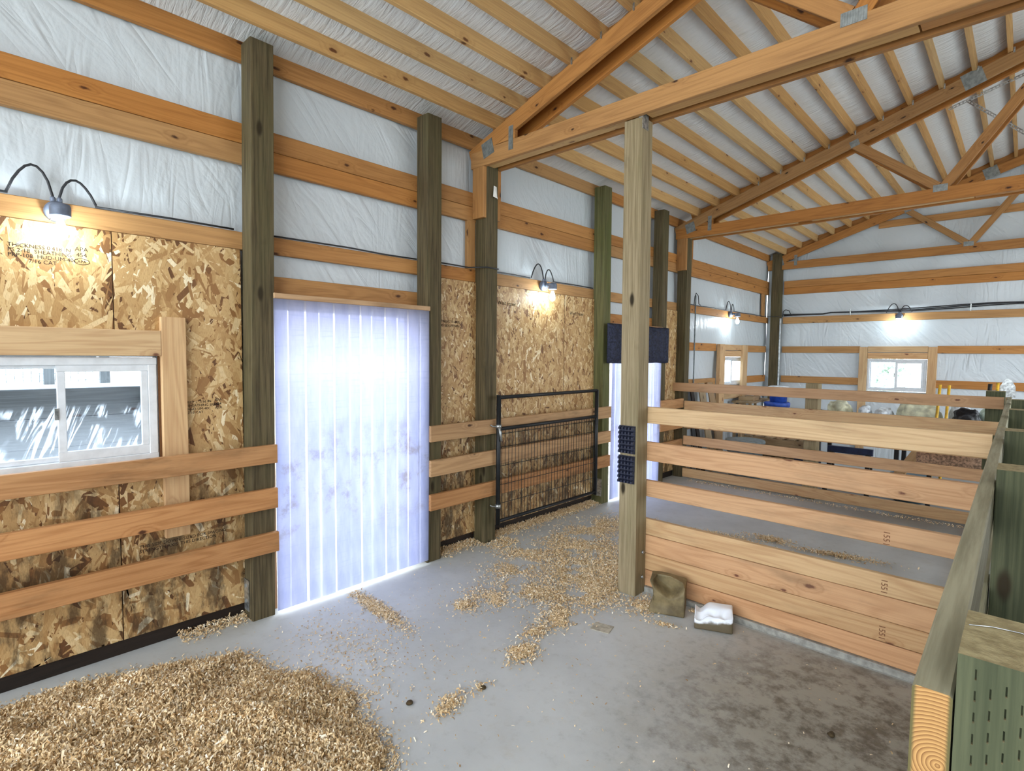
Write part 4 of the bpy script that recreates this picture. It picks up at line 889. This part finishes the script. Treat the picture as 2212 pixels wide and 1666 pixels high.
# ledge of shavings along the wall foot
Y = np.concatenate([rng.uniform(2.86, 3.34, 1600), rng.uniform(3.50, 5.2, 6000), rng.uniform(.95, 1.33, 700), rng.uniform(3.3, 3.62, 500)]); X = np.abs(rng.normal(.02, .055, len(Y)))+.005; X[-500:] = rng.uniform(.15, .34, 500)
bad = (X < .15) & (((Y > 1.33) & (Y < 1.48)) | ((Y > 3.34) & (Y < 3.5))); X, Y = X[~bad], Y[~bad]
shavings('shavings_ledge', X, Y, rng.uniform(0, 1, len(X))*.03*np.exp(-X/.06), .6, 'shavings swept up along the foot of the left wall')
Y = rng.uniform(7.0, 7.11, 700); X = rng.uniform(.3, 3.4, 700); shavings('shavings_ledge', X, Y, rng.uniform(0, .01, 700), .5, 'thin line of shavings along the foot of the far board fence')
# loose single flakes over the whole floor
n = 2600; X = rng.uniform(.25, 3.3, n); Y = rng.uniform(1.2, 5.0, n); den = np.exp(-((X-1.0)/.8)**2)*np.exp(-((Y-2.0)/1.0)**2)+.14; k = (rng.uniform(0, 1, n) < den) & ~((np.abs(X-1.605) < .09) & (np.abs(Y-3.42) < .09)) & ~((Y > 3.4) & (Y < 3.6)); X, Y = X[k], Y[k]
shavings('scattered_flakes', X, Y, np.zeros(len(X)), .25, 'single flakes of shavings sprinkled over the bare floor', .75)
n = 900; X = rng.normal(.85, .28, n); Y = rng.normal(1.62, .16, n); k = (X > .25); shavings('scattered_flakes', X[k], Y[k], np.zeros(k.sum()), .25, 'flakes sprinkled between the big heap and the nearer strip curtain', .8)

# ============================================================ STORAGE BEYOND THE FAR FENCE
def pallet(z, label):
    t = thing('pallet', label, 'pallet', (1.0, 8.7, z), 'stacked pallets behind the far fence'); del t['group']
    for y in (8.32, 8.70, 9.06): xbox('stringer', .57, 1.42, y, y+.04, z+.02, z+.11, 'dirtyplank', t)
    for i in range(6): ybox('deck_board', .57+.15*i, .67+.15*i, 8.32, 9.10, z+.11, z+.128, 'dirtyplank', t)
    for i in range(3): ybox('deck_board', .57+.375*i, .67+.375*i, 8.32, 9.10, z+.002, z+.02, 'dirtyplank', t)
for k, lab in enumerate(('lowest wooden pallet of the stack behind the far fence', 'second wooden pallet from the floor in the stack', 'third wooden pallet from the floor in the stack', 'topmost wooden pallet of the stack behind the far fence')): pallet(.135*k, lab)
lathe('drum', [(.17, 0), (.18, .01), (.18, .3), (.172, .31), (.18, .33), (.18, .60), (.172, .61), (.18, .63), (.18, .86), (.20, .865), (.205, .93), (.19, .945)], 'blue', (.56, 9.8, 0), None, 28)
d = bpy.context.collection.objects[-1]; tag(d, 'blue lidded drum in the far corner', 'drum')
b = thing('bucket', 'bright blue bucket standing on the blue drum', 'bucket', (.58, 9.8, .946)); lathe('bucket_body', [(.115, 0), (.13, .005), (.142, .23), (.148, .235), (.148, .25)], 'blue', (.58, 9.8, .946), b, 24); lathe('lid', [(.16, 0), (.165, .008), (.13, .02), (.02, .024)], 'sack', (.58, 9.8, 1.197), b, 24)
be = thing('workbench', 'wooden bench on the left wall beneath the far window', 'bench', (.2, 9.7, 0)); ybox('top', .01, .34, 9.25, 10.3, .93, .96, 'dirtyplank', be)
for x in (.05, .30):
    for y in (9.3, 10.25): zbox('leg', x-.02, x+.02, y-.02, y+.02, 0, .93, 'dirtyplank', be)
pt = thing('flower_pot', 'small black pot with a dead twig on the bench', 'pot', (.17, 9.95, .96)); lathe('pot', [(.035, 0), (.045, .06), (.05, .062), (.05, .075)], 'rubber', (.17, 9.95, .9605), pt, 14); tube('twig', [(.17, 9.95, 1.03), (.18, 9.95, 1.08), (.20, 9.96, 1.12)], .004, 'dung', pt, 5)
bx = thing('crate', 'low wooden crate on the bench left of the pot', 'crate', (.17, 9.6, .961))
for (a, b2, c_, e) in ((.06, .30, 9.42, 9.435), (.06, .30, 9.765, 9.78)): xbox('side', a, b2, c_, e, .961, 1.03, 'dirtyplank', bx)
ybox('side', .06, .075, 9.435, 9.765, .961, 1.03, 'dirtyplank', bx); ybox('side', .285, .30, 9.435, 9.765, .961, 1.03, 'dirtyplank', bx)
lathe('grey_bin', [(.20, 0), (.24, .50), (.26, .51), (.26, .54), (.25, .55)], 'grey', (.80, 7.75, 0), None, 24); tag(COL.objects[-1], 'round grey plastic bin behind the far fence by the left wall', 'bin')
# planks leaning on the left wall
for k, (y, mt_, h_, lab) in enumerate(((7.46, 'rubber', 1.36, 'dark narrow plank leaning on the wall beside the far truss post'), (7.61, 'skirt', 1.30, 'brown plank leaning on the wall, second from the far truss post'), (7.95, 'dirtyplank', 1.30, 'pale plank leaning on the wall right of the thin conduit'), (8.27, 'dirtyplank', 1.30, 'tan plank leaning on the wall next to the far window frame'))):
    tag(board('plank', (.28, y, .0), (.035, y+.02, h_), .10+.1*(k > 1), .02, mt_, None, up=(0, 1, 0)), lab, 'plank')
tb = thing('work_table', 'long dark table behind the far fence, heaped with sacks', 'table', (2.4, 8.75, 0)); xbox('table_top', 1.45, 3.45, 8.4, 9.1, .82, .86, 'dirtyplank', tb)
for x in (1.55, 2.45, 3.38):
    for y in (8.45, 9.05): zbox('leg', x-.025, x+.025, y-.025, y+.025, 0, .82, 'rubber', tb)
def sack(x, y, z, dims, mat, label, rot=0, seed=0, name='feed_sack'):
    bm = bmesh.new(); bmesh.ops.create_icosphere(bm, subdivisions=4, radius=1)
    for v in bm.verts:
        p = v.co.copy(); q = Vector((math.copysign(abs(p.x)**.7, p.x)*dims[0], math.copysign(abs(p.y)**.7, p.y)*dims[1], math.copysign(abs(p.z)**.75, p.z)*dims[2]))
        q *= 1+.26*noise.noise(p*1.9+Vector((seed, 0, 0)))+.10*noise.noise(Vector((p.x*7, p.y*7, p.z*2.5))+Vector((0, seed, 0))); q.z = max(q.z, -dims[2]*.55); v.co = q
    zm = min(v.co.z for v in bm.verts)
    for v in bm.verts: v.co.z -= zm
    return tag(put(name, me_from(bm, True), T(x, y, z) @ Matrix.Rotation(rot, 4, 'Z'), None, M[mat]), label, 'sack')
sack(1.72, 8.78, .861, (.15, .22, .15), 'tansack', 'cream sack with a dark open mouth, leftmost on the long table', .2, 1); sack(1.53, 8.46, .861, (.07, .05, .08), 'blackbag', 'black bag end lying left of the cream sack', .1, 2)
sack(2.03, 8.7, .861, (.08, .2, .12), 'sack', 'white sack slumped right of the cream one', .1, 3); sack(2.25, 8.72, .861, (.09, .22, .11), 'sack', 'flat white sack, second of the white ones on the table', 0, 4)
sack(2.62, 8.82, .861, (.22, .18, .19), 'tansack', 'large rounded tan sack in the middle of the long table', .1, 5); sack(2.37, 8.42, .861, (.09, .07, .06), 'navyplastic', 'navy bag tucked in front of the large tan sack', 0, 6); sack(2.86, 8.46, .861, (.09, .1, .06), 'navyplastic', 'navy bag between the tan sack and the silvery one', .4, 7)
sack(3.04, 8.80, .861, (.10, .16, .19), 'sack', 'silvery white sack right of the large tan sack', .2, 8); sack(3.12, 8.48, .861, (.13, .07, .16), 'blackbag', 'black bag slumped in front of the green sheet', .1, 9); sack(3.33, 8.75, .861, (.13, .2, .16), 'greensheet', 'crumpled pale green plastic at the right end of the table', 0, 11, 'plastic_sheet')
def stool(x, label):
    t = thing('sawhorse', label, 'sawhorse', (x, 8.0, 0)); xbox('beam', x-.25, x+.25, 7.97, 8.03, .48, .56, 'navyplastic', t)
    for sx in (-.2, .2):
        for sy in (-1, 1): board('leg', (x+sx*1.15, 8+sy*.17, 0), (x+sx, 8+sy*.02, .49), .05, .03, 'rubber', t, up=(1, 0, 0))
        board('brace', (x+sx*1.08, 7.9, .22), (x+sx*1.08, 8.1, .22), .03, .02, 'rubber', t)
stool(2.02, 'dark sawhorse under the sacks, seen between two fence boards')
lathe('tub', [(.15, 0), (.19, .30), (.2, .32)], 'teal', (2.66, 7.95, 0), None, 20); tag(COL.objects[-1], 'teal tub standing on the floor right of the sawhorse', 'tub')
lathe('tub', [(.14, 0), (.17, .42), (.18, .45)], 'navyplastic', (1.52, 8.05, 0), None, 20); tag(COL.objects[-1], 'dark blue tub left of the sawhorse', 'tub')
tag(board('plank', (2.50, 7.62, .20), (2.84, 7.90, .80), .10, .03, 'board', None, up=(1, 0, 0)), 'pale plank leaning diagonally behind the far fence', 'plank')
o = lathe('stone_roll', [(.05, -.36), (.125, -.35), (.13, -.32), (.13, .32), (.125, .35), (.05, .36)], 'foam', (3.12, 7.62, .58), None, 26); o.matrix_basis = T(3.12, 7.56, .60) @ Matrix.Rotation(math.pi/2, 4, 'Y'); tag(o, 'thick sandy coloured roll lying behind the far fence near the divider', 'roll')
st = thing('sawhorse', 'black stand supporting the sandy coloured roll', 'stand', (3.12, 7.6, 0)); xbox('beam', 2.85, 3.45, 7.50, 7.62, .42, .468, 'rubber', st)
for x in (2.88, 3.42): zbox('leg', x-.02, x+.02, 7.53, 7.59, 0, .42, 'rubber', st)
def tool(x, y, h, label, grip=True, lean=.02):
    t = thing('long_tool', label, 'tool', (x, y, 0)); tube('handle', [(x, y, .0), (x+lean, y, h)], .015, 'yellow', t, 8)
    if grip: tube('grip', [(x+lean*.9, y, h-.10), (x+lean*1.02, y, h+.01)], .019, 'rubber', t, 8)
tool(2.83, 8.05, 1.40, 'yellow tool handle upright right of the gable window', False, .06); tool(2.92, 8.10, 1.395, 'tan tool handle beside the yellow one, right of the gable window', False, .05)
tool(3.30, 8.0, 1.42, 'yellow tool with a black grip near the divider end', True, .03); tool(3.36, 8.1, 1.44, 'wooden tool handle next to the black-gripped one', False, .03)
sack(3.66, 7.9, 0, (.10, .12, .16), 'grey', 'grey bag on the floor behind the last fence post', 0, 13, 'bag')
sh = thing('shovel', 'grey shovel blade upside down behind the last fence post', 'shovel', (3.47, 8.2, 0)); tube('handle', [(3.47, 8.21, .0), (3.47, 8.21, 1.3)], .016, 'dirtyplank', sh, 8)
prism('blade', [(3.40, 1.28), (3.54, 1.28), (3.535, 1.40), (3.50, 1.47), (3.47, 1.49), (3.44, 1.47), (3.405, 1.40)], 'y', 8.19, 8.20, 'metal', sh)

# ============================================================ OUTDOORS
gm = bpy.data.meshes.new('m'); gm.from_pydata([(-40, -30, -.13), (40, -30, -.13), (40, 60, -.13), (-40, 60, -.13)], [], [(0, 1, 2, 3)]); struct(put('ground', gm, T(0, 0, 0), None, M['dirt']))
rw = thing('retaining_wall', 'grey plank retaining wall outside the near window', 'wall', (-1.6, -.2, -.13))
for i in range(7): ybox('plank', -1.66, -1.60+.004*(i % 2), -4, 1.25, -.12+.22*i, .095+.22*i, 'retain', rw)
for y in (-1.4, .05, 1.15): zbox('stake', -1.60, -1.50, y, y+.1, -.13, 1.40, 'retain', rw)
bk = put('bank', board_mesh(6, 6, 1.48), Matrix(((0, 0, 1, -4.68), (1, 0, 0, -1.75), (0, 1, 0, .62), (0, 0, 0, 1))), None, M['dirt']); struct(bk)
wf = thing('wire_fence', 'wire mesh fence on the bank outside the near window', 'fence', (-3.4, 0, 1.3))
for y in (-2, -.6, .75, 1.2): zbox('fence_post', -3.44, -3.36, y, y+.08, 1.36, 2.3, 'retain', wf)
bm = bmesh.new()
for i in range(70): y = -3+.06*i; tube_bm(bm, [(-3.4, y, 1.38), (-3.4, y, 2.3)], .003, 4)
for i in range(14): tube_bm(bm, [(-3.4, -3, 1.40+.066*i), (-3.4, 1.24, 1.40+.066*i)], .003, 4)
o = put('wire_mesh', me_from(bm), T(0, 0, 0), wf, M['metal']); o['kind'] = 'stuff'
for k, z in enumerate((1.62, 1.9)): ybox('fence_rail', -3.62, -3.56, -3, 1.2, z, z+.09, 'retain', wf)
def bush(x, y, r, hgt, label, seed):
    t = thing('bush', label, 'bush', (x, y, -.13)); rg = np.random.default_rng(seed); n = 2600
    u = rg.normal(size=(n, 3)); u /= np.linalg.norm(u, axis=1)[:, None]; u *= rg.uniform(.65, 1, n)[:, None]; c = np.stack([u[:, 0]*r*1.3, u[:, 1]*r, (u[:, 2]*.5+.5)*hgt], -1)
    A = rg.normal(size=(n, 3)); A /= np.linalg.norm(A, axis=1)[:, None]; B = np.cross(A, rg.normal(size=(n, 3))); B /= np.linalg.norm(B, axis=1)[:, None]; s_ = rg.uniform(.05, .10, n)[:, None]
    V = np.stack([c-A*s_, c+B*s_*.5, c+A*s_, c-B*s_*.5], 1).reshape(-1, 3); m = bpy.data.meshes.new('m'); m.from_pydata(V.tolist(), [], np.arange(n*4).reshape(-1, 4).tolist()); o = put('foliage', m, T(x, y, -.13), t, M['leaf']); o['kind'] = 'stuff'
    for k in range(4): tube('stem', [(x+.1*k-.15, y, -.13), (x+.3*k-.45, y, hgt*.5)], .025, 'dung', t, 6)
bush(-.2, 18.4, 1.2, 2.5, 'pale green bush outside the gable window, left half', 1); bush(3.6, 18.2, 1.2, 2.5, 'pale green bush outside the gable window, right half', 2)
